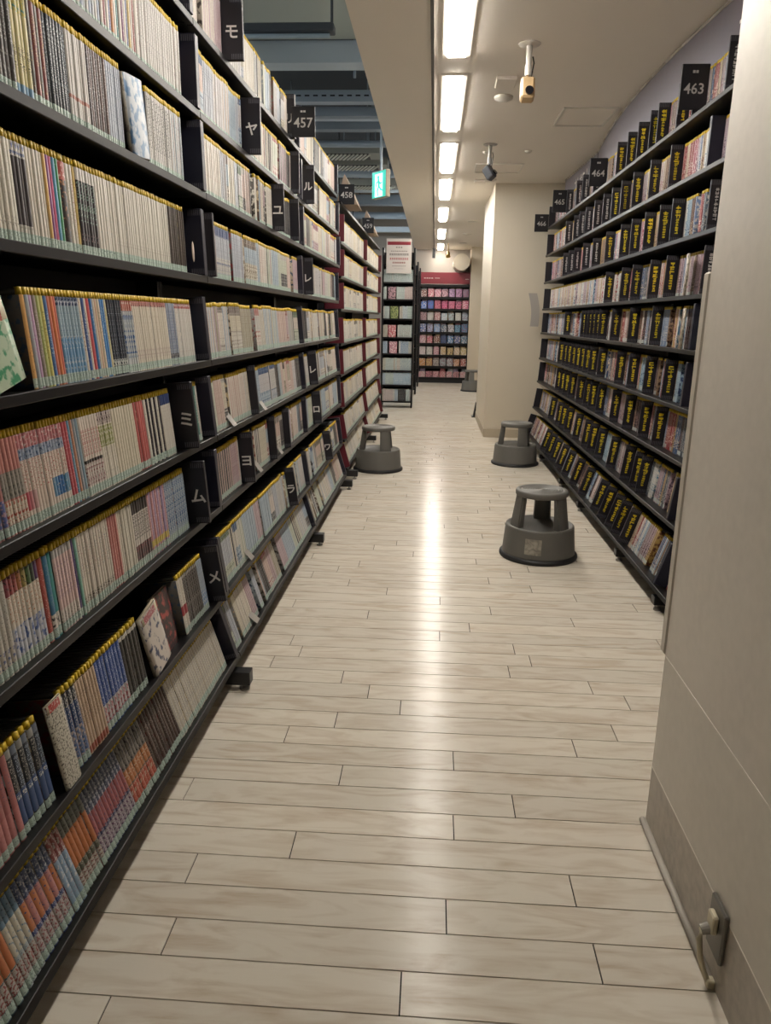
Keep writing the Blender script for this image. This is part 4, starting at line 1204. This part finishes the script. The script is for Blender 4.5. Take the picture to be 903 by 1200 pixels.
# white lettering on the headers
TA = text_mesh('アニメ', 0.10, M_WHITEINK, 0.0006, 0.002)
obj('lettering', TA, h1, M=Matrix.Translation((1.285 - h1.location.x, 3.58 - h1.location.y, 0.075)) @ Matrix.Rotation(-PI / 2 + 0.085, 4, 'Z') @ Matrix.Rotation(PI / 2, 4, 'X'))
bm = N(); rr = random.Random(4)
for k in range(6):
    y = 7.25 + k * 0.13
    for q in range(3):
        z = 0.05 + rr.random() * 0.1; bx(bm, 1.306 - h2.location.x, 1.3075 - h2.location.x, y - 0.045 - h2.location.y, y + 0.045 - h2.location.y, z, z + 0.014)
    y2 = y + rr.uniform(-.03, .03); bx(bm, 1.306 - h2.location.x, 1.3075 - h2.location.x, y2 - 0.007 - h2.location.y, y2 + 0.007 - h2.location.y, 0.045, 0.165)
obj('lettering', me('lettering', bm, M_WHITEINK), h2)
# bent clear card hanging at the end of the rack
bm = N(); T = 0.0015; rows_ = []
for i in range(11):
    s = i / 10
    x = -0.02 + 0.035 * s + 0.02 * math.sin(s * PI)
    z = -s * 0.34
    rows_.append([bm.verts.new((x + dx_, y_, z)) for dx_, y_ in ((-0.045, 0), (0.045, 0.012), (0.045, 0.012 + T), (-0.045, T))])
for a, b_ in zip(rows_, rows_[1:]):
    for k in range(4): bm.faces.new((a[k], a[(k + 1) % 4], b_[(k + 1) % 4], b_[k]))
bm.faces.new(rows_[0]); bm.faces.new(rows_[-1][::-1])
bmesh.ops.recalc_face_normals(bm, faces=bm.faces)
o = tag(obj('hanging_card', me('hanging_card', bm, mat('clear_grey_card', 'a9a49e', 0.15, spec=0.7)), None, (1.045, 8.235, 1.58)), 'bent clear plastic card hanging at the pillar end of the right rack', 'card')

# ------------------------------------------------------------------ step stools
M_STOOL = mat('dark_grey_stool_plastic', '62605b', 0.5, noise=0.06, nscale=12, bump=0.15, bscale=140)
M_RUB = mat('black_rubber', '18181a', 0.55)
def stool_parts():
    P = {}
    bm = N()
    lathe(bm, [(0.2065, 0.022), (0.2040, 0.034), (0.192, 0.175), (0.190, 0.184), (0.184, 0.188), (0.176, 0.186), (0.168, 0.180), (0.0, 0.180)], 48)
    lathe(bm, [(0.2065, 0.022), (0.0, 0.022)], 48)
    bmesh.ops.remove_doubles(bm, verts=bm.verts, dist=1e-5); bmesh.ops.recalc_face_normals(bm, faces=bm.faces)
    P['base'] = me('base', bm, M_STOOL)
    P['rubber_rim'] = me('rubber_rim', lathe(N(), [(0.19, 0.0), (0.2165, 0.0), (0.2205, 0.006), (0.2195, 0.018), (0.2085, 0.027), (0.203, 0.0265), (0.19, 0.02), (0.19, 0.0)], 48), M_RUB)
    bm = N()
    lathe(bm, [(0.0, 0.352), (0.125, 0.352), (0.140, 0.352), (0.1455, 0.358), (0.1455, 0.378), (0.141, 0.385), (0.128, 0.386)] + [x for k in range(8) for x in ((0.122 - k * 0.014, 0.386), (0.119 - k * 0.014, 0.3835), (0.112 - k * 0.014, 0.3835), (0.109 - k * 0.014, 0.386))] + [(0.0, 0.386)], 48)
    P['top_step'] = me('top_step', bm, M_STOOL)
    bm = N(); n = 8; half = math.radians(19)
    for k in range(1): pass
    ring = []
    for (z, ro, ri) in ((0.180, 0.166, 0.120), (0.200, 0.163, 0.118), (0.352, 0.141, 0.104)):
        ring.append([(ro * math.cos(-half + 2 * half * i / n), ro * math.sin(-half + 2 * half * i / n), z) for i in range(n + 1)] + [(ri * math.cos(half - 2 * half * i / n), ri * math.sin(half - 2 * half * i / n), z) for i in range(n + 1)])
    rv = [[bm.verts.new(p) for p in r_] for r_ in ring]
    for a, b_ in zip(rv, rv[1:]):
        L_ = len(a)
        for i in range(L_): bm.faces.new((a[i], a[(i + 1) % L_], b_[(i + 1) % L_], b_[i]))
    bm.faces.new(rv[0][::-1]); bm.faces.new(rv[-1])
    bmesh.ops.recalc_face_normals(bm, faces=bm.faces)
    es = [e for e in bm.edges if abs(e.verts[0].co.z - e.verts[1].co.z) > 0.01 and e.calc_face_angle(0) > 0.8]
    bmesh.ops.bevel(bm, geom=es, offset=0.008, segments=2, affect='EDGES')
    P['leg'] = me('leg', bm, M_STOOL)
    return P
SP = stool_parts()
def stool(x, y, rot, lab, sticker=False):
    t_ = thing('step_stool', lab, 'step stool', (x, y, 0), 0, 'round grey step stools')
    for k in ('base', 'rubber_rim', 'top_step'):
        obj(k, SP[k], t_)
    for k in range(3):
        obj('leg', SP['leg'], t_, None, (0, 0, rot + k * 2 * PI / 3))
    if sticker:
        bm = N(); vsr = []
        for i in range(7):
            a = math.radians(-120 + i * 4.4)
            vsr.append([bm.verts.new((r_ * math.cos(a), r_ * math.sin(a), z)) for (r_, z) in ((0.2033, 0.055), (0.1958, 0.142))])
        for a, b_ in zip(vsr, vsr[1:]): bm.faces.new((a[0], b_[0], b_[1], a[1]))
        ms = bpy.data.materials.new('worn_sticker'); ms.use_nodes = True
        nt = ms.node_tree; no = nt.nodes.new('ShaderNodeTexNoise'); no.inputs['Scale'].default_value = 30; no.inputs['Detail'].default_value = 3; no.inputs['Distortion'].default_value = 1.5
        tc = nt.nodes.new('ShaderNodeTexCoord'); nt.links.new(tc.outputs['Object'], no.inputs['Vector'])
        cr = nt.nodes.new('ShaderNodeValToRGB'); cr.color_ramp.elements[0].position = .36; cr.color_ramp.elements[0].color = lin('7d7970'); cr.color_ramp.elements[1].position = .62; cr.color_ramp.elements[1].color = lin('a29c90')
        nt.links.new(no.outputs['Fac'], cr.inputs['Fac']); nt.links.new(cr.outputs[0], nt.nodes['Principled BSDF'].inputs['Base Color'])
        s_ = obj('worn_sticker', me('worn_sticker', bm, ms), t_)
        md = s_.modifiers.new('thick', 'SOLIDIFY'); md.thickness = 0.0004
    return t_
stool(0.632, 4.115, math.radians(78), 'grey round step stool with a worn sticker, nearest the camera', True)
stool(0.790, 6.93, math.radians(50), 'grey round step stool beside the right rack, before the pillar')
stool(-0.462, 6.48, math.radians(60), 'grey round step stool at the end of the left bookcases')
stool(0.745, 14.2, math.radians(20), 'grey step stool far down the aisle against the far right wall')
# small black thing peeking out behind the pillar
bm = N(); bx(bm, -0.05, 0.10, -0.1, 0.1, 0.0, 0.012, bev=0.002)
v = bmesh.ops.create_cone(bm, cap_ends=True, segments=4, radius1=0.085, radius2=0.045, depth=0.19)['verts']
bmesh.ops.transform(bm, matrix=Matrix.Translation((0.03, 0, 0.105)) @ Matrix.Rotation(PI / 4, 4, 'Z'), verts=v)
tag(obj('floor_stand_base', me('floor_stand_base', bm, M_BLACK), None, (0.60, 10.36, 0)), 'small black stand base peeking out from behind the pillar', 'stand')

# ------------------------------------------------------------------ far racks
def frame_rack(x0, x1, y, depth, levels, top, lab, lean_top=None):
    t_ = thing('end_rack', lab, 'shelf rack', ((x0 + x1) / 2, y, 0))
    hw = (x1 - x0) / 2
    for s in (-1, 1):
        obj('post', me('post', bx(N(), s * (hw - 0.012) - 0.012, s * (hw - 0.012) + 0.012, 0, depth, 0.0, top, bev=0.002), M_BLACK), t_)
    for z in levels:
        obj('shelf', me('shelf', bx(N(), -hw + 0.024, hw - 0.024, 0.0, depth, z - 0.022, z, bev=0.001), M_BLACK), t_)
    obj('back_panel', me('back_panel', bx(N(), -hw + 0.024, hw - 0.024, depth - 0.012, depth, 0.1, top - 0.04), M_DARK), t_)
    return t_
CL = [0.10, 0.343, 0.556, 0.80, 1.035, 1.300, 1.572, 1.81, 2.06]
frame_rack(-0.775, -0.300, 11.2, 0.30, CL, 2.28, 'black end rack facing the camera under the white notice')
CB = ['b7c0bc', 'c4c0b8', 'bcc4c4', 'b8b4a8', 'a8b4c0', 'c4b4b0']
rc = random.Random(9)
def small_book(x, y, z, w_, h, d, base, ink, sc=.5, amt=.5):
    key = ('small', base, ink, w_, h)
    if key not in _geo: _geo[key] = volume_geo([(0, 1, lin(base), lin(ink), amt, sc, 0)], w_, h, d, lin('b0a898'), lin('80786c'), len(_geo))
    return key, _geo[key], Matrix.Translation((x, y, z)) @ Matrix.Rotation(-PI / 2, 4, 'Z')
FACE = {1.572: [(-0.63, 'b08c94', '3c3434', 'pink')], 1.300: [(-0.59, '8c9460', '3c4c34', 'green')], 1.035: [(-0.62, 'b4646c', 'd8ccc4', 'red and white')], 0.80: [(-0.60, 'b8808c', 'e0d0cc', 'rose')]}
spine_rows = Stuff()
for z in CL[:-1]:
    x = -0.745
    faces = FACE.get(z, [])
    for (fxc, b_, i_, nm) in faces:
        k, g, M = small_book(fxc, 11.212, z + 0.0005, 0.115, 0.172, 0.012, b_, i_)
        if k not in _mesh: _mesh[k] = geo_mesh('cover_out_book', g, [M_PRINT])
        o = obj('cover_out_book', _mesh[k]); o.matrix_world = M
        tag(o, '%s book shown cover-out on the black end rack below the notice' % nm, 'book', 'cover-out books on the end rack')
    base = rc.choice(CB); ink = rc.choice(('7c8c94', '6c8c7c', '94746c'))
    while x < -0.335:
        if rc.random() < 0.2: base = rc.choice(CB); ink = rc.choice(('7c8c94', '6c8c7c', '94746c', '4c6c9c'))
        if z == 0.10 and -0.52 < x < -0.42: base, ink = '2c2c30', '8c8c8c'
        if z == 0.343 and x > -0.6: base, ink = 'b4c0c8', '4f8cb4'
        t = 0.024
        hit = any(abs(x - f[0]) < 0.075 for f in faces)
        if not hit:
            k, g, M = small_book(x, 11.225, z + 0.0005, t - 0.001, rc.choice((0.172, 0.176)), 0.12, base, ink, 1.2, .4)
            spine_rows.add(g, M)
        x += t
o = spine_rows.build('end_rack_comics'); tag(o, 'rows of pale comic spines on the black end rack below the notice', 'comics', kind='stuff')
frame_rack(-0.78, -0.298, 13.3, 0.3, CL, 2.24, 'black rack standing behind the end rack, only its right post showing')
frame_rack(-0.78, -0.290, 14.9, 0.3, CL, 2.24, 'black rack just before the red-topped rack, only its edge showing')
# notice on the end rack
t_ = thing('notice', 'white printed notice with a dark red heading band on the end rack', 'notice', (-0.535, 11.19, 1.93))
obj('sheet', me('sheet', bx(N(), -0.18, 0.18, -0.003, 0.003, 0, 0.47), mat('notice_paper', 'c4bcb6', 0.3)), t_)
obj('heading_band', me('heading_band', bx(N(), -0.165, 0.165, -0.0042, -0.0034, 0.385, 0.43), mat('dark_red_print', '7c1c28', 0.5)), t_)
for (zc, ln, n_, hh, cc) in ((0.345, 0.10, 3, 0.016, '4c4442'), (0.295, 0.24, 9, 0.014, '5c5452'), (0.245, 0.28, 10, 0.026, '3a3432'), (0.185, 0.27, 9, 0.028, 'a02c34'), (0.135, 0.19, 7, 0.024, '8c3c3c'), (0.095, 0.2, 8, 0.010, '6c6462'), (0.06, 0.13, 8, 0.006, '6c6462')):
    bm = N(); p = ln / n_
    for k in range(n_):
        xx = -ln / 2 + (k + .5) * p
        bx(bm, xx - p * .4, xx + p * .4, -0.004, -0.0034, zc + hh * .55, zc + hh * .8)
        bx(bm, xx - p * .4, xx + p * .4, -0.004, -0.0034, zc, zc + hh * .22)
        bx(bm, xx - p * .12, xx + p * .12, -0.004, -0.0034, zc, zc + hh)
    obj('print_line', me('print_line', bm, mat('ink_' + cc, cc, 0.5)), t_)

# red-topped magazine rack on the far wall
DL = [0.115, 0.350, 0.580, 0.818, 1.045, 1.280, 1.510, 1.745]
t_ = thing('magazine_rack', 'black magazine rack with a dark red header on the far wall', 'magazine rack', (0.12, 15.9, 0))
hw = 0.58
for z in DL + [1.985]:
    obj('shelf', me('shelf', bx(N(), -hw, hw, 0.0, 0.28, z - 0.05, z, bev=0.002), M_BLACK), t_)
for s in (-1, 1):
    obj('upright', me('upright', bx(N(), s * hw - 0.012, s * hw + 0.012, -0.01, 0.30, 0.0, 2.0), M_BLACK), t_)
obj('back_panel', me('back_panel', bx(N(), -hw, hw, 0.28, 0.30, 0.0, 2.0), M_DARK), t_)
obj('kick_plate', me('kick_plate', bx(N(), -hw, hw, 0.01, 0.03, 0.0, 0.065), M_DARK), t_)
hd = obj('header', me('header', bx(N(), -hw - 0.012, hw + 0.012, -0.02, 0.03, 2.0, 2.225, bev=0.003), mat('dark_red_header', '6f1b26', 0.4)), t_)
bm = N()
for k in range(4): bx(bm, -0.36 + k * 0.05, -0.325 + k * 0.05, -0.0215, -0.0203, 2.10, 2.118)
bx(bm, -0.14, -0.04, -0.0215, -0.0203, 2.105, 2.115); bx(bm, 0.48, 0.55, -0.0215, -0.0203, 2.09, 2.10)
obj('header_lettering', me('header_lettering', bm, mat('pale_print', 'b0a09c', 0.5)), hd)
MAGS = {1.745: ['b07c60', '6c4038 ', 'b46470', 'b87888', 'c0949c', '9c7c98', 'a87c98', '6c5c6c'], 1.510: ['c8a040', '3c64ac', '4470b4', 'c06c80', 'c45c80', 'c46c84', 'c06880', 'b85c78'],
        1.280: ['a8acb0', 'b08c90', 'b4b0ac', 'b07c80', 'a4b4bc', 'a8b8b8', 'b4b4ac', '9cacb4'], 1.045: ['3c5c9c', '5c6c9c', '9ca4bc', '7c94bc', '5c7084', 'b4b0b4', '6c90a8', '5c7c98'],
        0.818: ['34445c', 'b08088', 'b45c68', '7c4c44', '44547c', '3c6c98', '485484', '4c7088'], 0.580: ['b0384c', 'c4b0ac', 'b8b4ac', 'c08c98', 'b89c6c', 'c0a878', 'b8a080', 'c4b07c'],
        0.350: ['b88c48', 'b47c44', 'c0a06c', 'b4a8a0', '9ca4a8', 'a8acac', 'b07c5c', '9c5048'], 0.115: ['c08c90', 'c09094', 'b87c84', 'c4989c', 'b87078', 'b87c84', 'bc888c', 'bc8c90']}
rm = random.Random(2)
RM = {0.115: 'bottom', 0.350: 'second', 0.580: 'third', 0.818: 'fourth', 1.045: 'fifth', 1.280: 'sixth', 1.510: 'seventh', 1.745: 'top'}
for z in DL:
    for i, c_ in enumerate(MAGS[z]):
        x = 0.12 - hw + 0.085 + i * 0.143
        k, g, M = small_book(x, 15.925, z + 0.0005, rm.choice((0.118, 0.126, 0.132)), rm.choice((0.145, 0.155, 0.165)) if z > 0.2 else 0.12, 0.016, c_.strip(), rm.choice(('d8ccc8', '3c3440', 'c8c0b8', '7c3c50')), .45, .5)
        if k not in _mesh: _mesh[k] = geo_mesh('magazine', g, [M_PRINT])
        o = obj('magazine', _mesh[k]); o.matrix_world = M @ Matrix.Rotation(-0.10, 4, 'Y')
        tag(o, 'magazine shown cover-out, %s from the left on the %s shelf of the red-topped rack' % (ORD[i + 1], RM[z]), 'magazine', 'magazines on the red-topped rack')
        if rm.random() < 0.7:
            k2, g2, M2 = small_book(0, 0, 0, 0.11, 0.175, 0.010, rm.choice(('b8a078', '9c8cA8', 'b0b4b8', 'a85c64')), '5c4c4c', .6, .4)
            k2 = k2 + ('b',)
            if k2 not in _mesh: _mesh[k2] = geo_mesh('magazine', g2, [M_PRINT])
            o = obj('magazine', _mesh[k2]); o.matrix_world = Matrix.Translation((x + rm.uniform(-.02, .03), 15.975, z + 0.0005)) @ Matrix.Rotation(-PI / 2, 4, 'Z') @ Matrix.Rotation(-0.06, 4, 'Y')
            tag(o, 'magazine tucked behind the %s one from the left on the red-topped rack\'s %s shelf' % (ORD[i + 1], RM[z]), 'magazine', 'magazines on the red-topped rack')

# ------------------------------------------------------------------ ceiling fittings over the aisle
def spotlight(x, y, col, lab, dark=False, sc=1.0, tilt=0.0):
    t_ = thing('security_camera', lab, 'security camera', (x, y, CEIL))
    m_ = mat('cam_' + col, col, 0.35)
    mb = mat('dark_camera_body', '3a3b40', 0.4) if dark else mat('aged_cream_camera', 'b89c74', 0.45, noise=0.15, nscale=40)
    obj('mount_plate', me('mount_plate', lathe(N(), [(0.0, -0.010), (0.030, -0.010), (0.055, -0.006), (0.058, -0.0005), (0.0, -0.0005)], 28), m_), t_)
    bm = N(); cyl(bm, (0, 0, -0.008), (0, 0, -0.10), 0.016, 0.014, 16); cyl(bm, (0, 0, -0.10), (0, 0, -0.150), 0.018, 0.017, 16)
    obj('stem', me('stem', bm, m_), t_)
    bm = N()
    cyl(bm, (0, 0, -0.148), (0, 0, -0.170), 0.008, seg=10)
    M = Matrix.Translation((0, -0.01, -0.220)) @ Matrix.Rotation(tilt, 4, 'Z') @ Matrix.Rotation(math.radians(-14 if not dark else -35), 4, 'X')
    bx(bm, -0.036, 0.036, -0.036, 0.036, -0.055, 0.055, bev=0.010, M=M)
    hd = obj('housing', me('housing', bm, mb), t_)
    bm = N()
    v = bmesh.ops.create_cone(bm, cap_ends=True, segments=20, radius1=0.019, radius2=0.022, depth=0.016)['verts']
    bmesh.ops.transform(bm, matrix=M @ Matrix.Translation((0.006, -0.042, -0.026)) @ Matrix.Rotation(PI / 2, 4, 'X'), verts=v)
    obj('lens', me('lens', bm, mat('black_lens', '121318', 0.15)), hd)
    bm = N(); tube(bm, [(0.020, 0.0, -0.06), (0.028, 0.004, -0.09), (0.022, 0.006, -0.13), (0.016, 0.012, -0.18)], 0.0035, 6)
    obj('cable', me('cable', bm, M_BLACK), t_)
    return t_
spotlight(0.452, 4.41, 'cfcac2', 'white ceiling camera with a yellowed cream housing, nearest the viewer', False, tilt=0.0)
spotlight(0.415, 6.72, '8d8984', 'dark grey ceiling camera farther along the aisle', True, tilt=1.0)
def disc(x, y, r, h, lab, cat, name, m_=None):
    o = obj(name, me(name, lathe(N(), [(0.0, -h), (r * 0.55, -h), (r * 0.62, -h * 0.75), (r * 0.95, -h * 0.6), (r, -h * 0.3), (r, -0.0005), (0.0, -0.0005)], 28), m_ or M_TRIM), None, (x, y, CEIL))
    return tag(o, lab, cat)
disc(0.402, 5.36, 0.060, 0.028, 'round cream smoke detector on the ceiling near the pale camera', 'smoke detector', 'smoke_detector')
disc(0.532, 8.30, 0.060, 0.022, 'round detector on the ceiling just before the pillar', 'smoke detector', 'smoke_detector')
disc(0.752, 6.95, 0.030, 0.022, 'small sprinkler head on the ceiling above the right rack', 'sprinkler', 'sprinkler_head')
disc(0.40, 7.0, 0.035, 0.018, 'small ceiling sensor beside the dark grey camera', 'sensor', 'ceiling_sensor')
for (x, y, lab) in ((0.52, 11.7, 'nearest of three round downlights past the pillar'), (0.50, 13.4, 'middle of three round downlights past the pillar'), (0.49, 14.9, 'farthest of three round downlights past the pillar')):
    disc(x, y, 0.075, 0.012, lab, 'downlight', 'downlight')
o = obj('ceiling_speaker', me('ceiling_speaker', bx(N(), -0.06, 0.06, -0.09, 0.09, -0.022, -0.0005, bev=0.004), M_CEIL), None, (0.385, 5.02, CEIL)); tag(o, 'flat rectangular ceiling box behind the pale camera', 'ceiling box')
o = obj('ceiling_vent', me('ceiling_vent', bx(N(), -0.055, 0.055, -0.06, 0.06, -0.024, -0.0005, bev=0.004), M_CEIL), None, (0.425, 8.38, CEIL)); tag(o, 'small rectangular ceiling box just before the pillar', 'ceiling box')
def hatch(x0, x1, y0, y1, lab):
    t_ = thing('access_hatch', lab, 'ceiling hatch', ((x0 + x1) / 2, (y0 + y1) / 2, CEIL), 0, 'access hatches in the aisle ceiling')
    a, b_ = (x1 - x0) / 2, (y1 - y0) / 2
    bm = N()
    for s in (-1, 1):
        bx(bm, s * a - 0.008, s * a + 0.008, -b_ - 0.008, b_ + 0.008, -0.009, -0.0005)
        bx(bm, -a, a, s * b_ - 0.008, s * b_ + 0.008, -0.009, -0.0005)
    obj('frame', me('frame', bm, M_TRIM), t_)
    obj('panel', me('panel', bx(N(), -a + 0.015, a - 0.015, -b_ + 0.015, b_ - 0.015, -0.002, -0.0005), M_CEIL), t_)
hatch(0.835, 1.19, 5.62, 6.10, 'square access hatch in the ceiling beside the right header board')
hatch(0.345, 0.775, 7.50, 7.92, 'square access hatch in the ceiling behind the dark grey camera')
# round duct end and small brass spot at the far end
o = obj('round_duct', me('round_duct', cyl(N(), (0.50, 15.5, 2.40), (0.50, 16.34, 2.40), 0.16, seg=36), mat('beige_duct', 'b8ac98', 0.45)))
tag(o, 'round beige duct above the red header at the far end', 'duct')
t_ = thing('hanging_spot', 'small brass spotlight hanging near the far wall', 'spotlight', (0.22, 15.0, CEIL))
obj('rod', me('rod', cyl(N(), (0, 0, -0.17), (0, 0, -0.0005), 0.010, seg=10), mat('brass', 'a88c50', 0.35, metal=0.6)), t_)
bm = N(); cyl(bm, (0, 0, -0.17), (0, -0.06, -0.24), 0.035, 0.045, 16)
obj('head', me('head', bm, mat('brass')), t_)

# ------------------------------------------------------------------ services under the upper ceiling
M_PIPE = mat('blue_grey_pipe', '97a3ae', 0.45, metal=0.2)
M_BEAM = mat('blue_grey_beam', '7d8791', 0.6)
def across(name, y, z, w_, h, lab, cat, m_=None, x0=-6.1, x1=None, round_=False):
    x1 = EDGE - 0.006 if x1 is None else x1
    bm = N()
    if round_: cyl(bm, (x0, y, z + h / 2), (x1, y, z + h / 2), h / 2, seg=16)
    else: bx(bm, x0, x1, y - w_ / 2, y + w_ / 2, z, z + h, bev=0.004)
    return tag(obj(name, me(name, bm, m_ or M_PIPE)), lab, cat)
across('roof_beam', 6.70, 3.27, 0.20, 0.16, 'pale blue-grey beam at the edge of the grey-green ceiling panel', 'beam', mat('light_blue_beam', 'b3bdc5', 0.5))
across('roof_beam', 7.35, 3.62, 1.0, 0.30, 'wide dark beam over the left bookcases', 'beam', mat('dark_beam', '3f464e', 0.7))
t_ = thing('cable_tray', 'perforated blue-grey cable tray crossing above the left bookcases', 'cable tray', (-3.3, 7.72, 3.26))
obj('tray', me('tray', bx(N(), -2.8, 2.84, -0.06, 0.06, 0.0, 0.10, bev=0.003), M_PIPE), t_)
bm = N()
for k in range(70): bx(bm, -2.7 + k * 0.08, -2.655 + k * 0.08, -0.0612, -0.0600, 0.045, 0.058)
obj('slots', me('slots', bm, M_BLACK), t_)['kind'] = 'stuff'
for k, (y, z, h, m_, lab) in enumerate(((8.15, 3.24, 0.09, M_BEAM, 'dark grey beam past the cable tray'), (8.55, 3.30, 0.07, mat('light_blue_beam'), 'pale pipe past the dark beam'), (9.05, 3.32, 0.12, M_BEAM, 'dark duct crossing behind sign 457'),
                                  (9.6, 3.26, 0.08, M_PIPE, 'thin blue-grey pipe before the grilles'), (10.9, 3.35, 0.22, M_BEAM, 'thick dark duct past the grilles'), (11.8, 3.30, 0.14, M_PIPE, 'round blue-grey pipe left of the exit sign'),
                                  (12.8, 3.25, 0.12, mat('light_blue_beam'), 'pale pipe above the exit sign'), (13.8, 3.2, 0.16, M_BEAM, 'dark duct behind the exit sign'), (14.8, 3.1, 0.12, M_PIPE, 'far blue-grey pipe below the duct'), (15.6, 2.95, 0.10, mat('light_blue_beam'), 'farthest pale pipe by the end wall'))):
    across('service_pipe', y, z, h * 1.2, h, lab, 'pipe', m_, round_=(k in (1, 3, 5, 6, 8)))
for (y, x0, x1, lab) in ((10.05, -1.9, -0.85, 'nearer slatted air grille above the left bookcases'), (10.75, -1.9, -0.80, 'farther slatted air grille above the left bookcases'), (12.3, -1.5, -0.70, 'slatted air grille left of the exit sign')):
    t_ = thing('air_grille', lab, 'air grille', ((x0 + x1) / 2, y, 3.24))
    a = (x1 - x0) / 2
    bm = N(); bx(bm, -a, a + 0.12, -0.2, 0.2, 0.012, 0.10)
    obj('box', me('box', bm, mat('grey_grille_box', '8e8f88', 0.6)), t_)
    for s in (-1, 1):
        obj('hanger', me('hanger', cyl(N(), (s * a * 0.9, 0, 0.10), (s * a * 0.9, 0, 4.1 - 3.24), 0.008, seg=8), M_PIPE), t_)
    n_ = int(2 * a / 0.05)
    sl = me('slat', bx(N(), -0.010, 0.010, -0.17, 0.17, 0.0, 0.012, M=Matrix.Rotation(0.35, 4, 'Z')), mat('pale_slat', 'b8b6ac', 0.5))
    obj('dark_opening', me('dark_opening', bx(N(), -a + 0.02, a - 0.02, -0.18, 0.18, 0.0085, 0.0119), M_DARK), t_)
    for k in range(n_):
        obj('slat', sl, t_, (-a + 0.04 + k * 0.05, 0, -0.005))
for (x, y, lab) in ((-0.75, 7.1, 'thin vertical rod before the cable tray'), (-0.70, 8.4, 'thin vertical rod beside the pale pipe'), (-1.0, 11.4, 'thin vertical rod near the exit sign')):
    o = obj('hanger_rod', me('hanger_rod', cyl(N(), (x, y, 3.30), (x, y, 4.1), 0.012, seg=8), M_PIPE)); tag(o, lab, 'rod')

# exit sign
t_ = thing('exit_sign', 'lit green emergency exit sign with a running figure', 'exit sign', (-0.452 - 0.02, 6.55, 2.255), math.radians(-52))
obj('case', me('case', bx(N(), -0.105, 0.105, -0.02, 0.02, 0.0, 0.21, bev=0.004), mat('beige_sign_case', 'a59a86', 0.5)), t_)
M_GREEN = mat('lit_green', '12a08c', 0.4, emit='12b09a', estr=1.1)
M_PALE = mat('lit_pale_green', 'c8ffff', 0.4, emit='c4f6ff', estr=1.3)
obj('lit_face', me('lit_face', bx(N(), -0.098, 0.098, -0.0225, -0.0203, 0.006, 0.204), M_GREEN), t_)
bm = N(); bx(bm, -0.055, 0.055, -0.0238, -0.0227, 0.012, 0.185)
obj('doorway', me('doorway', bm, M_PALE), t_)
bm = N()
v = bmesh.ops.create_cone(bm, cap_ends=True, segments=16, radius1=0.013, radius2=0.013, depth=0.0012)['verts']
bmesh.ops.transform(bm, matrix=Matrix.Translation((-0.004, -0.0246, 0.158)) @ Matrix.Rotation(PI / 2, 4, 'X'), verts=v)
def limb(p, q, w_):
    p, q = Vector(p), Vector(q); d = q - p; a = math.atan2(d.y, d.x)
    bx(bm, -w_ / 2, d.length + w_ / 2, -0.0006, 0.0006, -w_ / 2, w_ / 2, M=Matrix.Translation((p.x, -0.0246, p.y)) @ Matrix.Rotation(-a, 4, 'Y'))
for p, q, w_ in (((0.0, .135), (0.006, .092), .022), ((0.0, .132), (-.028, .118), .010), ((-.028, .118), (-.036, .096), .009), ((.004, .130), (.026, .108), .010), ((.026, .108), (.046, .114), .009), ((.006, .090), (-.016, .060), .013), ((-.016, .060), (-.010, .024), .011), ((.006, .090), (.030, .066), .013), ((.030, .066), (.050, .058), .011)):
    limb(p, q, w_)
obj('running_figure', me('running_figure', bm, M_GREEN), t_)
obj('hanging_rod', me('hanging_rod', cyl(N(), (0, 0, 0.21), (0, 0, 4.1 - 2.255), 0.010, seg=10), M_PIPE), t_)
